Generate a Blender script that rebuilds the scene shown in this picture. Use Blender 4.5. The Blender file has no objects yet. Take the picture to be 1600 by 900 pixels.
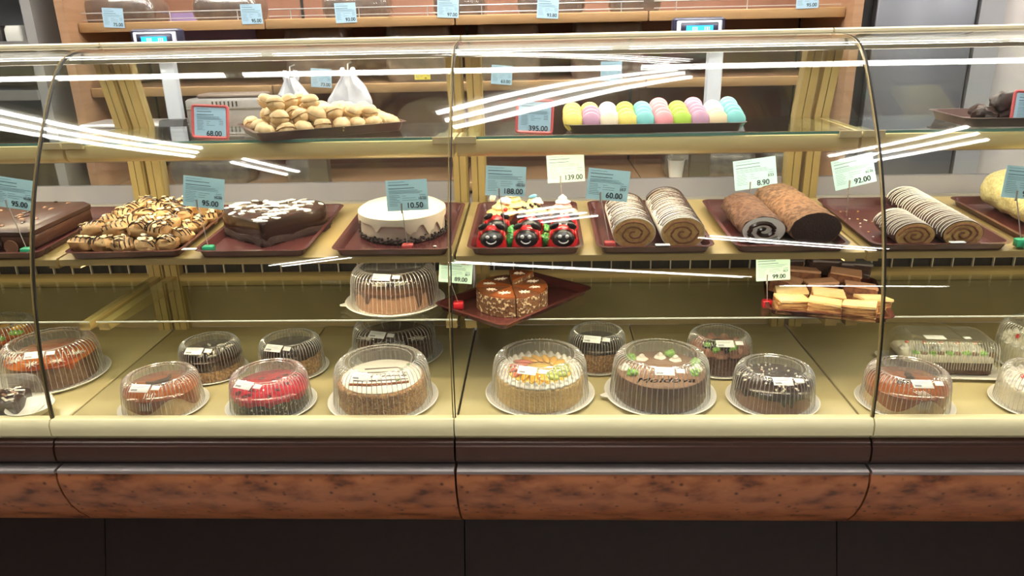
import bpy, math, random
from mathutils import Vector, Matrix, noise
R_ = math.radians
PI = math.pi
random.seed(7)
scene = bpy.context.scene
col = scene.collection

# ------------------------------------------------------------------ camera
F, CX, CY = 1180.0, 800.0, 450.0
CAM = Vector((0.0, -1.62, 1.31))
Yd = Vector((841-CX, CY-40, F)).normalized()          # world Y seen from the camera (right, up, forward)
Xd = Vector((1, .0208, 0)); Xd = (Xd - Yd*Xd.dot(Yd)).normalized()
Zd = Xd.cross(Yd)
if Zd.y < 0: Zd = -Zd
M3 = Matrix((Xd, Yd, Zd))
def ray(x, y): return M3 @ Vector((x-CX, CY-y, F))
def onY(x, y, Y):
    d = ray(x, y); return CAM + d*((Y-CAM.y)/d.y)
def onZ(x, y, Z):
    d = ray(x, y); return CAM + d*((Z-CAM.z)/d.z)
LIFT = .14                                            # the floor ends up at z = 0
cd = bpy.data.cameras.new('camera'); cam = bpy.data.objects.new('camera', cd); col.objects.link(cam)
cd.sensor_width = 36; cd.lens = F/1600*36; cd.clip_start = .05
rw, uw, fw = M3 @ Vector((1,0,0)), M3 @ Vector((0,1,0)), M3 @ Vector((0,0,1))
m = Matrix((rw, uw, -fw)).transposed().to_4x4(); m.translation = CAM
cam.matrix_world = m
scene.camera = cam
# ------------------------------------------------------------------ world, exposure
w = bpy.data.worlds.new('world'); scene.world = w; w.use_nodes = True
w.node_tree.nodes['Background'].inputs[0].default_value = (.9, .95, 1, 1)
w.node_tree.nodes['Background'].inputs[1].default_value = .25
vs = scene.view_settings
vs.view_transform = 'Standard'; vs.look = 'None'; vs.gamma = 1; vs.use_curve_mapping = False
vs.exposure = 0.32
scene.cycles.transparent_max_bounces = 40
scene.cycles.max_bounces = 10
scene.cycles.caustics_reflective = False; scene.cycles.caustics_refractive = False
scene.cycles.sample_clamp_indirect = 6
JX = [-2.128, -1.165, -.203, .757, 1.72]              # joints between the case modules
def area(name, loc, sx, sy, power, color, rot):
    l = bpy.data.lights.new(name, 'AREA'); l.shape = 'RECTANGLE'; l.size = sx; l.size_y = sy
    l.energy = power; l.color = color
    o = bpy.data.objects.new(name, l); col.objects.link(o); o.location = loc; o.rotation_euler = rot
    return o
WARM = (1, .84, .58); NEUT = (1, .92, .78)
for i in range(4):
    xc = (JX[i]+JX[i+1])/2
    area('canopy_lamp_light', (xc, .40, 1.232), .88, .03, 2.0, NEUT, (R_(-14), 0, 0))
    area('shelf_lamp_light', (xc, .235, 1.012), .88, .02, 2.2, WARM, (R_(14), 0, 0))
    area('lower_lamp_light', (xc, .125, .772), .88, .02, 2.6, WARM, (R_(-4), 0, 0))

# ------------------------------------------------------------------ materials
MATS = {}
def mat(name, c, rough=.5, metal=0, c2=None, lo=.45, hi=.6, scale=40, bump=0, bscale=None, spec=.5, coat=0, emis=0, c3=None, stretch=None, detail=4, sss=0):
    if name in MATS: return MATS[name]
    m = bpy.data.materials.new(name); m.use_nodes = True; nt = m.node_tree
    b = nt.nodes['Principled BSDF']
    b.inputs['Base Color'].default_value = (*c, 1); b.inputs['Roughness'].default_value = rough
    b.inputs['Metallic'].default_value = metal; b.inputs['Specular IOR Level'].default_value = spec
    b.inputs['Coat Weight'].default_value = coat
    if sss:
        b.inputs['Subsurface Weight'].default_value = sss; b.inputs['Subsurface Radius'].default_value = (.01,.006,.003)
    if emis:
        b.inputs['Emission Color'].default_value = (*c, 1); b.inputs['Emission Strength'].default_value = emis
    if c2 or bump:
        tc = nt.nodes.new('ShaderNodeTexCoord'); src = tc.outputs['Object']
        if stretch:
            mp = nt.nodes.new('ShaderNodeMapping'); mp.inputs['Scale'].default_value = stretch
            nt.links.new(src, mp.inputs[0]); src = mp.outputs[0]
    if c2:
        n = nt.nodes.new('ShaderNodeTexNoise'); n.inputs['Scale'].default_value = scale; n.inputs['Detail'].default_value = detail
        nt.links.new(src, n.inputs['Vector'])
        r = nt.nodes.new('ShaderNodeValToRGB'); e = r.color_ramp.elements
        e[0].position = lo; e[0].color = (*c, 1); e[1].position = hi; e[1].color = (*c2, 1)
        if c3: x = r.color_ramp.elements.new(min(.98, hi+.12)); x.color = (*c3, 1)
        nt.links.new(n.outputs['Fac'], r.inputs[0]); nt.links.new(r.outputs[0], b.inputs['Base Color'])
    if bump:
        n2 = nt.nodes.new('ShaderNodeTexNoise'); n2.inputs['Scale'].default_value = bscale or scale; n2.inputs['Detail'].default_value = 3
        nt.links.new(src, n2.inputs['Vector'])
        bp = nt.nodes.new('ShaderNodeBump'); bp.inputs['Strength'].default_value = bump; bp.inputs['Distance'].default_value = .004
        nt.links.new(n2.outputs['Fac'], bp.inputs['Height']); nt.links.new(bp.outputs[0], b.inputs['Normal'])
    MATS[name] = m; return m
def glassy(name, tint, f0, white=0.0, power=5, rough=0.0, edge=0.0):
    """thin clear sheet: transparent body, mirror share rising towards grazing angles, an optional milky share"""
    m = bpy.data.materials.new(name); m.use_nodes = True; nt = m.node_tree; nt.nodes.clear()
    N, L = nt.nodes.new, nt.links.new
    out = N('ShaderNodeOutputMaterial'); tr = N('ShaderNodeBsdfTransparent'); tr.inputs[0].default_value = (*tint, 1)
    gl = N('ShaderNodeBsdfGlossy'); gl.inputs['Roughness'].default_value = rough; gl.inputs[0].default_value = (1,1,1,1)
    lw = N('ShaderNodeLayerWeight'); lw.inputs[0].default_value = .5
    pw = N('ShaderNodeMath'); pw.operation = 'POWER'; pw.inputs[1].default_value = power; L(lw.outputs['Facing'], pw.inputs[0])
    mr = N('ShaderNodeMapRange'); mr.inputs['To Min'].default_value = f0; mr.inputs['To Max'].default_value = .9; L(pw.outputs[0], mr.inputs[0])
    fac = mr.outputs[0]
    base = tr.outputs[0]
    if white:
        df = N('ShaderNodeBsdfDiffuse'); df.inputs[0].default_value = (.9,.9,.88,1)
        mx0 = N('ShaderNodeMixShader'); mx0.inputs[0].default_value = white
        if edge:
            mw = N('ShaderNodeMapRange'); mw.inputs['To Min'].default_value = white; mw.inputs['To Max'].default_value = edge
            p2 = N('ShaderNodeMath'); p2.operation = 'POWER'; p2.inputs[1].default_value = 2.2; L(lw.outputs['Facing'], p2.inputs[0]); L(p2.outputs[0], mw.inputs[0]); L(mw.outputs[0], mx0.inputs[0])
        L(tr.outputs[0], mx0.inputs[1]); L(df.outputs[0], mx0.inputs[2]); base = mx0.outputs[0]
    mx = N('ShaderNodeMixShader'); L(fac, mx.inputs[0]); L(base, mx.inputs[1]); L(gl.outputs[0], mx.inputs[2]); L(mx.outputs[0], out.inputs[0])
    MATS[name] = m; return m

GOLD = mat('cream_gold_plastic', (.43,.32,.125), .38, c2=(.47,.355,.145), scale=6)
GOLDL = mat('pale_gold_rail', (.84,.77,.47), .22)
OLIVE = mat('olive_panel', (.42,.32,.17), .3, c2=(.38,.29,.15), scale=5)
DECK = mat('deck_panel', (.50,.43,.22), .28, c2=(.46,.39,.19), scale=4)
BLACKM = mat('black_gap', (.008,.007,.006), .5)
BUMPER = mat('brown_bumper', (.055,.020,.013), .3, spec=.4)
GREYTRIM = mat('grey_trim', (.20,.17,.165), .4)
KICK = mat('kick_panel', (.019,.0095,.008), .5, c2=(.022,.011,.009), scale=30, spec=.3)
BURL = mat('burl_wood', (.42,.145,.055), .36, c2=(.28,.085,.03), lo=.40, hi=.58, scale=13, c3=(.09,.022,.008), stretch=(1.1,3,2.2), detail=10)
def burl_knots():
    nt = BURL.node_tree; b = nt.nodes['Principled BSDF']; L = nt.links.new
    prev = b.inputs['Base Color'].links[0].from_socket
    tc = nt.nodes.new('ShaderNodeTexCoord'); v = nt.nodes.new('ShaderNodeTexVoronoi'); v.inputs['Scale'].default_value = 34; v.inputs['Randomness'].default_value = 1
    L(tc.outputs['Object'], v.inputs['Vector'])
    r = nt.nodes.new('ShaderNodeValToRGB'); e = r.color_ramp.elements
    e[0].position = .04; e[0].color = (1,1,1,1); e[1].position = .22; e[1].color = (0,0,0,1); L(v.outputs['Distance'], r.inputs[0])
    mx = nt.nodes.new('ShaderNodeMix'); mx.data_type = 'RGBA'; L(r.outputs[0], mx.inputs[0]); L(prev, mx.inputs[6]); mx.inputs[7].default_value = (.055,.014,.006,1)
    L(mx.outputs[2], b.inputs['Base Color'])
burl_knots()
STEEL = mat('brushed_steel', (.62,.60,.58), .35, metal=.8)
LGREY = mat('light_grey_panel', (.36,.345,.375), .3, c2=(.33,.32,.37), scale=5)
RGREY = mat('grey_rail', (.30,.275,.245), .35)
CGLASS = glassy('curved_glass', (.975,.985,.975), .035)
SGLASS = glassy('shelf_glass', (.93,.965,.945), .05)
DGLASS = glassy('door_glass', (.96,.97,.96), .03)
GEDGE = mat('glass_edge_green', (.10,.22,.17), .15)
GEDGEW = mat('glass_edge_white', (.62,.66,.60), .2)
PLASTIC = glassy('clear_plastic', (.98,.98,.965), .05, white=.015, power=3, rough=.05, edge=.20)
WPLATE = mat('white_plastic', (.80,.78,.70), .35)
WPAPER = mat('white_paper', (.80,.80,.78), .6)
INK = mat('black_ink', (.015,.015,.02), .6)
INKG = mat('grey_ink', (.10,.16,.20), .6)
CARD = mat('blue_card', (.45,.70,.74), .55)
CARDG = mat('mint_card', (.48,.70,.58), .55)
CARDB = mat('pale_blue_tag', (.42,.62,.76), .55)
YTAG = mat('yellow_tag', (.80,.66,.10), .55)
TRAY = mat('maroon_tray', (.085,.024,.022), .22, c2=(.070,.020,.018), scale=8)
TRAYD = mat('brown_tray', (.075,.034,.028), .3)
REDF = mat('red_frame', (.62,.11,.11), .3)
GREENB = mat('green_block', (.02,.34,.16), .35)
REDB = mat('red_block', (.35,.035,.03), .35)
WOOD = mat('beech_wood', (.37,.21,.12), .45, c2=(.33,.185,.10), scale=5, stretch=(1,1,9), detail=5)
WOODE = mat('beech_edge', (.47,.29,.14), .45, c2=(.43,.26,.12), scale=5, stretch=(1,9,9))
WOODB = mat('brown_back_panel', (.24,.115,.070), .5, c2=(.215,.10,.06), scale=4, stretch=(2,2,.5))
WHITE = mat('white_wall', (.50,.46,.44), .6)
# food
CHOC = mat('dark_chocolate', (.030,.012,.007), .22, coat=.3)
CHOCM = mat('milk_chocolate', (.105,.042,.022), .4, c2=(.085,.034,.018), scale=60, bump=.15)
CHOCL = mat('light_chocolate_cream', (.26,.135,.072), .45, c2=(.22,.11,.058), scale=60, bump=.2)
COCOA = mat('cocoa_sponge', (.145,.070,.038), .85, c2=(.075,.028,.014), lo=.42, hi=.58, scale=110, bump=.9)
COCOAL = mat('cocoa_dusted', (.235,.118,.055), .85, c2=(.10,.044,.02), lo=.42, hi=.60, scale=100, bump=.9)
DSPONGE = mat('dark_sponge', (.050,.019,.011), .8, c2=(.025,.009,.006), lo=.4, hi=.62, scale=220, bump=.6)
CREAM = mat('white_cream', (.80,.74,.60), .4, sss=.1)
CREAMB = mat('bright_cream', (.86,.82,.74), .35)
IVORY = mat('ivory_glaze', (.80,.72,.55), .32, c2=(.76,.67,.50), scale=12)
NUTS = mat('chopped_nuts', (.50,.27,.10), .75, c2=(.20,.085,.03), lo=.42, hi=.54, scale=110, c3=(.62,.40,.19), bump=1.0)
NUTSP = mat('pale_crumbs', (.66,.46,.19), .75, c2=(.56,.36,.13), lo=.42, hi=.6, scale=170, bump=.9)
CRUMBP = mat('yellow_crumbs', (.74,.66,.32), .8, c2=(.60,.48,.18), lo=.45, hi=.62, scale=140, c3=(.84,.80,.55), bump=1.0)
SPECK = mat('dark_crumbs_white_specks', (.022,.012,.009), .6, c2=(.03,.016,.012), lo=.55, hi=.59, scale=120, c3=(.62,.55,.47), bump=.9)
COCOFLK = mat('coconut_chocolate_side', (.17,.075,.03), .8, c2=(.08,.03,.014), lo=.42, hi=.52, scale=110, c3=(.66,.50,.30), bump=1.0)
CARAM = mat('caramel_glaze', (.30,.085,.022), .15, coat=.4, c2=(.24,.065,.018), scale=14)
ORANGE = mat('orange_glaze', (.55,.15,.025), .15, coat=.4, c2=(.33,.055,.015), scale=11)
REDJ = mat('red_jelly', (.46,.025,.045), .18, coat=.4, c2=(.30,.012,.025), scale=45)
RED = mat('red_sugar_glaze', (.62,.015,.018), .16, coat=.5)
BLACKF = mat('black_sugar', (.010,.007,.007), .3)
WDOT = mat('white_sugar', (.85,.82,.78), .4)
GREENF = mat('green_icing', (.24,.52,.07), .45)
GREEND = mat('green_jelly_sugar', (.03,.30,.05), .4, c2=(.30,.45,.10), lo=.5, hi=.6, scale=150)
PINK = mat('pink_cream', (.78,.45,.42), .4)
PINKB = mat('pink_brown_cream', (.40,.17,.11), .45)
YCREAM = mat('yellow_cream', (.80,.64,.28), .4)
TART = mat('tart_shell', (.62,.38,.13), .6, c2=(.54,.31,.10), scale=70, bump=.3)
CHOUX = mat('choux_pastry', (.54,.33,.13), .6, c2=(.36,.165,.05), lo=.38, hi=.66, scale=35, bump=.35)
WALNUT = mat('pale_shortbread', (.66,.48,.25), .65, c2=(.56,.37,.17), lo=.4, hi=.65, scale=50, bump=.25)
ALMOND = mat('almond_flake', (.78,.62,.36), .55)
SPONGE = mat('yellow_sponge', (.60,.38,.14), .8, c2=(.50,.29,.09), lo=.4, hi=.62, scale=130, bump=.5)
SPIRALB = mat('brown_filling', (.26,.10,.035), .6, c2=(.19,.07,.025), scale=120)
PEACH = mat('peach_fruit', (.78,.42,.04), .2, coat=.4)
KIWI = mat('kiwi_fruit', (.34,.40,.05), .2, coat=.4)
PGRAPE = mat('pink_fruit', (.72,.20,.12), .2, coat=.4)
BLUEB = mat('blue_sugar', (.16,.42,.62), .4)
CHERRY = mat('cherry', (.60,.03,.02), .15, coat=.5)

# ------------------------------------------------------------------ mesh helpers
class MB:
    def __init__(s): s.v = []; s.f = []
    def add(s, v, f):
        o = len(s.v); s.v += [tuple(p) for p in v]; s.f += [tuple(i+o for i in q) for q in f]; return s
    def merge(s, other, mtx=None):
        return s.add([mtx @ Vector(p) for p in other.v] if mtx else other.v, other.f)
    def box(s, x0, x1, y0, y1, z0, z1, mtx=None):
        v = [(x0,y0,z0),(x1,y0,z0),(x1,y1,z0),(x0,y1,z0),(x0,y0,z1),(x1,y0,z1),(x1,y1,z1),(x0,y1,z1)]
        if mtx: v = [mtx @ Vector(p) for p in v]
        return s.add(v, [(0,3,2,1),(4,5,6,7),(0,1,5,4),(1,2,6,5),(2,3,7,6),(3,0,4,7)])
    def bbox(s, x0, x1, y0, y1, z0, z1, b=.003):
        """bevelled box"""
        v = []; f = []
        for (z, i) in ((z0,b),(z0+b,0),(z1-b,0),(z1,b)):
            for (x, y) in ((x0+b+i,y0+i),(x1-b-i,y0+i),(x1-i,y0+b+i),(x1-i,y1-b-i),(x1-b-i,y1-i),(x0+b+i,y1-i),(x0+i,y1-b-i),(x0+i,y0+b+i)):
                v.append((x,y,z))
        for k in range(3):
            for j in range(8):
                f.append((k*8+j, k*8+(j+1)%8, k*8+8+(j+1)%8, k*8+8+j))
        f.append(tuple(range(7,-1,-1))); f.append(tuple(range(24,32)))
        return s.add(v, f)
    def prism(s, prof, x0, x1):
        """closed (y,z) outline run along X"""
        n = len(prof); v = [(x0,y,z) for y,z in prof]+[(x1,y,z) for y,z in prof]
        f = [(i,(i+1)%n,n+(i+1)%n,n+i) for i in range(n)]+[tuple(range(n-1,-1,-1)), tuple(range(n,2*n))]
        return s.add(v, f)
    def lathe(s, prof, seg=32, rip=None, cx=0, cy=0, cap=True):
        v = []; f = []; n = len(prof)
        for k,(r,z) in enumerate(prof):
            for j in range(seg):
                a = 2*PI*j/seg; rr, zz = (rip(k,a,r,z) if rip else (r,z)); v.append((cx+rr*math.cos(a), cy+rr*math.sin(a), zz))
        for k in range(n-1):
            for j in range(seg):
                f.append((k*seg+j, k*seg+(j+1)%seg, (k+1)*seg+(j+1)%seg, (k+1)*seg+j))
        if cap:
            f.append(tuple(range(seg-1,-1,-1))); f.append(tuple(range((n-1)*seg, n*seg)))
        return s.add(v, f)
    def tube(s, path, r, seg=6, taper=None):
        v = []; f = []; n = len(path); P = [Vector(p) for p in path]
        for k in range(n):
            t = (P[min(k+1,n-1)]-P[max(k-1,0)]).normalized()
            a = t.cross(Vector((0,0,1)))
            if a.length < 1e-3: a = t.cross(Vector((1,0,0)))
            a.normalize(); b = a.cross(t); rr = r*(taper(k/(n-1)) if taper else 1)
            for j in range(seg): v.append(P[k]+(a*math.cos(2*PI*j/seg)+b*math.sin(2*PI*j/seg))*rr)
        for k in range(n-1):
            for j in range(seg): f.append((k*seg+j,k*seg+(j+1)%seg,(k+1)*seg+(j+1)%seg,(k+1)*seg+j))
        f.append(tuple(range(seg-1,-1,-1))); f.append(tuple(range((n-1)*seg,n*seg)))
        return s.add(v, f)
    def blob(s, c, rx, ry, rz, nu=14, nv=9, lump=0, ls=40, seed=0, mtx=None):
        v = []; f = []; c = Vector(c)
        for i in range(nv+1):
            t = PI*i/nv
            for j in range(nu):
                a = 2*PI*j/nu; d = Vector((math.sin(t)*math.cos(a), math.sin(t)*math.sin(a), math.cos(t)))
                k = 1+(lump*noise.noise(d*2.2+Vector((seed*7.3,seed*3.1,seed))) if lump else 0)
                p = Vector((d.x*rx,d.y*ry,d.z*rz))*k
                if mtx: p = mtx @ p
                v.append(c+p)
        for i in range(nv):
            for j in range(nu): f.append((i*nu+j,(i+1)*nu+j,(i+1)*nu+(j+1)%nu,i*nu+(j+1)%nu))
        return s.add(v, f)
    def mesh(s, name, smooth=45):
        me = bpy.data.meshes.new(name); me.from_pydata([tuple(p) for p in s.v], [], s.f); me.update()
        if smooth:
            me.polygons.foreach_set('use_smooth', [True]*len(me.polygons)); me.set_sharp_from_angle(angle=R_(smooth))
        return me
def put(name, me, m, parent=None, loc=(0,0,0), rot=(0,0,0), scale=(1,1,1)):
    if isinstance(me, MB): me = me.mesh(name)
    if m and not me.materials: me.materials.append(m)
    o = bpy.data.objects.new(name, me); col.objects.link(o)
    o.location = loc; o.rotation_euler = rot; o.scale = scale
    if parent: o.parent = parent
    return o
def tag(o, label, cat, group=None):
    o['label'] = label; o['category'] = cat
    if group: o['group'] = group
    return o
def thing(name, label, cat, loc=(0,0,0), rot=(0,0,0), group=None):
    o = bpy.data.objects.new(name, None); o.empty_display_size = .03; col.objects.link(o)
    o.location = loc; o.rotation_euler = rot
    return tag(o, label, cat, group)
def struct(name, mb, m, parent=None, **k):
    o = put(name, mb, m, parent, **k)
    if not parent: o['kind'] = 'structure'
    return o
def copy_tree(o, parent=None):
    c = o.copy(); col.objects.link(c); c.parent = parent
    for ch in list(o.children): copy_tree(ch, c)
    return c
def text_mesh(body, size, shear=0, bold=0):
    cu = bpy.data.curves.new('text', 'FONT'); cu.body = body; cu.size = size; cu.extrude = .0002; cu.align_x = 'CENTER'; cu.shear = shear
    o = bpy.data.objects.new('text', cu); col.objects.link(o); bpy.context.view_layer.update()
    me = bpy.data.meshes.new_from_object(o.evaluated_get(bpy.context.evaluated_depsgraph_get()))
    bpy.data.objects.remove(o); bpy.data.curves.remove(cu)
    V = [tuple(v.co) for v in me.vertices]; Fc = [tuple(p.vertices) for p in me.polygons]; b = MB()
    for dx, dy in (((0,0),(bold,0),(0,bold),(bold,bold)) if bold else ((0,0),)): b.add([(x+dx,y+dy,z) for x,y,z in V], Fc)
    return b.mesh('text', 0)
def arc(cx, cy, r, a0, a1, n=8): return [(cx+r*math.cos(a0+(a1-a0)*k/n), cy+r*math.sin(a0+(a1-a0)*k/n)) for k in range(n+1)]

# ------------------------------------------------------------------ the room
FZ = -LIFT
struct('floor', MB().box(-8,8,-12,4,FZ-.05,FZ), mat('grey_floor_tiles', (.30,.27,.25), .3, c2=(.26,.24,.22), scale=3))
struct('ceiling', MB().box(-8,8,-12,4,2.75,2.8), mat('ceiling_white', (.50,.50,.49), .8))
struct('wall_back', MB().box(-8,8,2.05,2.15,FZ,2.75), mat('back_wall_paint', (.50,.47,.45), .7))
struct('wall_front', MB().box(-8,8,-12.1,-12,FZ,2.75), mat('front_wall_paint', (.16,.145,.13), .7, c2=(.10,.09,.085), lo=.48, hi=.52, scale=1.2))
struct('wall_left', MB().box(-8.1,-8,-12,4,FZ,2.75), mat('left_wall_paint', (.20,.19,.18), .7))
struct('wall_right', MB().box(8,8.1,-12,4,FZ,2.75), mat('right_wall_paint', (.20,.19,.18), .7))
TUBE = mat('lamp_tube', (1,.98,.94), .4, emis=26)
def ceiling_light(loc, length, n, rz, label, gap=.05):
    t = thing('ceiling_light', label, 'ceiling light', loc, (0,0,rz), 'fluorescent ceiling lights')
    wd = gap*n+.03
    put('housing', MB().bbox(-length/2,length/2,-wd/2,wd/2,.03,.075,.006), WPLATE, t)
    for k in range(n):
        y = (k-(n-1)/2)*gap
        put('tube', MB().tube([(-length/2+.03,y,.012),(length/2-.03,y,.012)], .014, 10), TUBE, t)
    return t
def light_between(a, b, n, gap, label, z=2.42):
    dx, dy = b[0]-a[0], b[1]-a[1]
    return ceiling_light(((a[0]+b[0])/2,(a[1]+b[1])/2,z), math.hypot(dx,dy), n, math.atan2(dy,dx), label, gap)
for x0_, x1_, w_ in ((-3.6,-1.22,'far left'),(-1.2,.35,'middle'),(.37,2.0,'right'),(2.02,4.4,'far right')):
    light_between((x0_,1.34),(x1_,1.34), 3, .05, 'single tube ceiling light above the service aisle, '+w_+' one')
    light_between((x0_,.07),(x1_,.07), 3, .035, 'single tube ceiling light above the case tops, '+w_+' one')
light_between((-.42,1.08),(.57,.20), 3, .06, 'slanted single tube ceiling light crossing above the middle case')
light_between((-.42,-.52),(.60,-.05), 3, .075, 'slanted three tube ceiling light above the front of the middle case')
light_between((-2.45,-.36),(-1.52,-.86), 3, .075, 'slanted three tube ceiling light before the left case')
light_between((-1.42,-.96),(-1.18,-1.26), 2, .09, 'short slanted ceiling light before the left case')
light_between((1.37,-1.16),(1.90,-.72), 3, .11, 'slanted three tube ceiling light before the right case')
light_between((1.15,-3.38),(2.85,-4.40), 2, .12, 'slanted ceiling light far in front of the right case')
light_between((-.12,-2.50),(.26,-2.24), 4, .13, 'slanted ceiling light far in front of the middle case')
light_between((-2.62,-5.45),(-1.70,-4.58), 2, .14, 'slanted ceiling light at the far left of the shop')
light_between((-.85,-5.15),(2.65,-7.90), 2, .14, 'long slanted ceiling light at the rear of the shop')
light_between((3.8,-10.3),(6.8,-11.1), 2, .14, 'slanted ceiling light at the far right corner of the shop')

# ------------------------------------------------------------------ the display cases
GP = [(-.060,.40),(-.0605,.50),(-.052,.60),(-.033,.712),(-.005,.82),(.033,.92),(.079,1.013),(.127,1.088),(.183,1.165),(.228,1.222),(.268,1.255),(.315,1.271),(.385,1.277),(.455,1.279)]
def catmull(P, n):
    out = []
    for i in range(len(P)-1):
        p0, p1, p2, p3 = P[max(i-1,0)], P[i], P[i+1], P[min(i+2,len(P)-1)]
        for k in range(n):
            t = k/n
            out.append(tuple(.5*((2*b)+(c-a)*t+(2*a-5*b+4*c-d)*t*t+(3*b-a-3*c+d)*t**3) for a,b,c,d in zip(p0,p1,p2,p3)))
    out.append(P[-1]); return out
gcurve = catmull(GP, 6)
for _ in range(25):
    gcurve = [gcurve[0]]+[tuple((gcurve[i-1][k]+2*gcurve[i][k]+gcurve[i+1][k])/4 for k in (0,1)) for i in range(1,len(gcurve)-1)]+[gcurve[-1]]
def offset(c, d):
    o = []
    for i in range(len(c)):
        a, b = c[max(i-1,0)], c[min(i+1,len(c)-1)]; ty, tz = b[0]-a[0], b[1]-a[1]; l = math.hypot(ty,tz); o.append((c[i][0]+d*tz/l, c[i][1]-d*ty/l))
    return o
SH_Y0, SH_Z0, SLOPE = .088, .80, .055                 # middle shelf: front edge, tilt
SA = math.atan(SLOPE)
def shz(y): return SH_Z0+(y-SH_Y0)*SLOPE
UPZ = 1.062                                           # top of the upper glass shelf
LOZ = .606                                            # top of the lower glass shelf
DKZ = .42
CASE_L = ['far left pastry case, cut off by the picture edge', 'left pastry case holding the cookies and the white cake', 'middle pastry case holding the macarons and ladybird cakes', 'right pastry case holding the striped rolls, cut off by the picture edge']
def post_mesh(x0, x1):
    b = MB()
    wv = (x1-x0)
    for (a, c, d) in ((0,.40,0),(.40,.46,.006),(.46,.90,0),(.90,1,.008)):
        xa, xb = x0+wv*a, x0+wv*c
        prof = [(.565+d,.40),(.565+d,.95),(.478+d,1.262),(.52,1.262),(.605,.95),(.605,.40)]
        b.prism(prof, xa, xb)
    return b
for i in range(4):
    xa, xb = JX[i]+.0015, JX[i+1]-.0015
    t = thing('display_case', 'curved glass '+CASE_L[i], 'display case', ((xa+xb)/2, 0, FZ), group='pastry display cases')
    x0, x1 = -(xb-xa)/2, (xb-xa)/2
    up = LIFT
    def P(name, mb, m, parent=None):
        for k in range(len(mb.v)): mb.v[k] = (mb.v[k][0], mb.v[k][1], mb.v[k][2]+up)
        return put(name, mb, m, parent or t)
    P('kick_panel', MB().prism([(.045,.094),(-.030,-.13),(.40,-.13),(.40,.094)], x0, x1), KICK)
    pr = [(-.088,.316),(-.092,.305),(-.091,.285),(-.084,.255),(-.068,.215),(-.044,.175),(-.012,.135),(.022,.108),(.046,.096)]
    P('wood_panel', MB().prism(pr+[(.10,.096),(.10,.316)], x0+.001, x1-.001), BURL)
    P('trim_strip', MB().prism([(-.0915,.3165),(-.0915,.3235),(-.089,.326),(.05,.329),(.05,.3165)], x0+.002, x1-.002), GREYTRIM)
    P('shadow_gap', MB().prism([(-.066,.330),(-.066,.338),(.05,.338),(.05,.330)], x0, x1), BLACKM)
    P('bumper_panel', MB().prism([(-.072,.338),(-.079,.345),(-.081,.365),(-.078,.382),(-.074,.384),(-.074,.391),(-.068,.396),(.05,.396),(.05,.338)], x0+.001, x1-.001), BUMPER)
    P('front_rail', MB().prism([(-.060,.396),(-.067,.406),(-.0745,.410),(-.076,.425),(-.0745,.440),(-.067,.449),(-.046,.449),(-.046,.396)], x0, x1), GOLDL)
    # deck
    n = 2
    for k in range(n):
        P('deck_panel', MB().bbox(x0+(x1-x0)*k/n+.0015, x0+(x1-x0)*(k+1)/n-.0015, -.046, .5895, DKZ-.02, DKZ, .002), DECK)
    P('deck_base', MB().box(x0,x1,-.04,.60,.33,DKZ-.021), BLACKM)
    # curved pane
    out, inn = gcurve, offset(gcurve, .006)
    g = MB(); nn = len(out); xs = (x0, x1)
    v = [(x,y,z) for x in xs for (y,z) in out]+[(x,y,z) for x in xs for (y,z) in inn]
    f = []
    for k in range(nn-1):
        f.append((k, nn+k, nn+k+1, k+1)); f.append((2*nn+k, 2*nn+k+1, 3*nn+k+1, 3*nn+k))
    g.add(v, f); P('curved_glass_pane', g, CGLASS)
    for s in (0, 1):
        e = MB(); xx = (x0 if s == 0 else x1-.0022)
        for k in range(nn-1):
            a, b, c, d = out[k], out[k+1], inn[k+1], inn[k]
            e.add([(xx,*a),(xx,*b),(xx,*c),(xx,*d),(xx+.0022,*a),(xx+.0022,*b),(xx+.0022,*c),(xx+.0022,*d)], [(0,1,2,3),(7,6,5,4),(0,4,5,1),(3,2,6,7)])
        P('glass_edge_seal', e, BLACKM if s == 0 else mat('seal_gold', (.30,.22,.09), .3))
    # top rail and canopy lamp
    P('top_rail', MB().prism([(.448,1.2795),(.448,1.286),(.452,1.2895),(.50,1.2895),(.505,1.284),(.505,1.262),(.462,1.262),(.462,1.2795)], x0+.001, x1-.001), mat('top_rail_cream', (.55,.48,.32), .3))
    P('canopy_lamp_housing', MB().prism([(.365,1.266),(.352,1.250),(.356,1.240),(.375,1.238),(.375,1.244),(.425,1.244),(.425,1.238),(.455,1.238),(.475,1.262)], x0+.002, x1-.002), mat('canopy_cream', (.30,.265,.19), .35))
    # rear: half posts at both ends, sliding glass, panel and rail
    P('rear_post', post_mesh(x0+.004, x0+.046), GOLD)
    P('rear_post', post_mesh(x1-.046, x1-.004), GOLD)
    P('rear_panel', MB().prism([(.590,.826),(.596,.878),(.612,.878),(.612,.826)], x0+.047, x1-.047), LGREY)
    P('rear_rail', MB().prism([(.575,.778),(.568,.792),(.568,.812),(.576,.826),(.612,.826),(.612,.778)], x0+.047, x1-.047), RGREY)
    for k in range(2):
        a = x0+.047+k*(x1-x0-.094)/2; b = a+(x1-x0-.094)/2
        yy = .004*k
        P('sliding_glass_door', MB().prism([(.593+yy,.880),(.500+yy,1.240),(.503+yy,1.240),(.596+yy,.880)], a+.002, b-.002), DGLASS)
    P('back_panel', MB().box(x0+.047, x1-.047, .590, .61, .42, .562), OLIVE)
    P('back_ledge', MB().prism([(.575,.562),(.566,.568),(.566,.594),(.572,.600),(.612,.600),(.612,.562)], x0+.047, x1-.047), GOLD)
    P('grille_recess', MB().box(x0+.047, x1-.047, .606, .612, .600, .778), BLACKM)
    gr = thing('vent_grille', '', '', (0,0,0)); del gr['label']; del gr['category']; gr.parent = t
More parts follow.
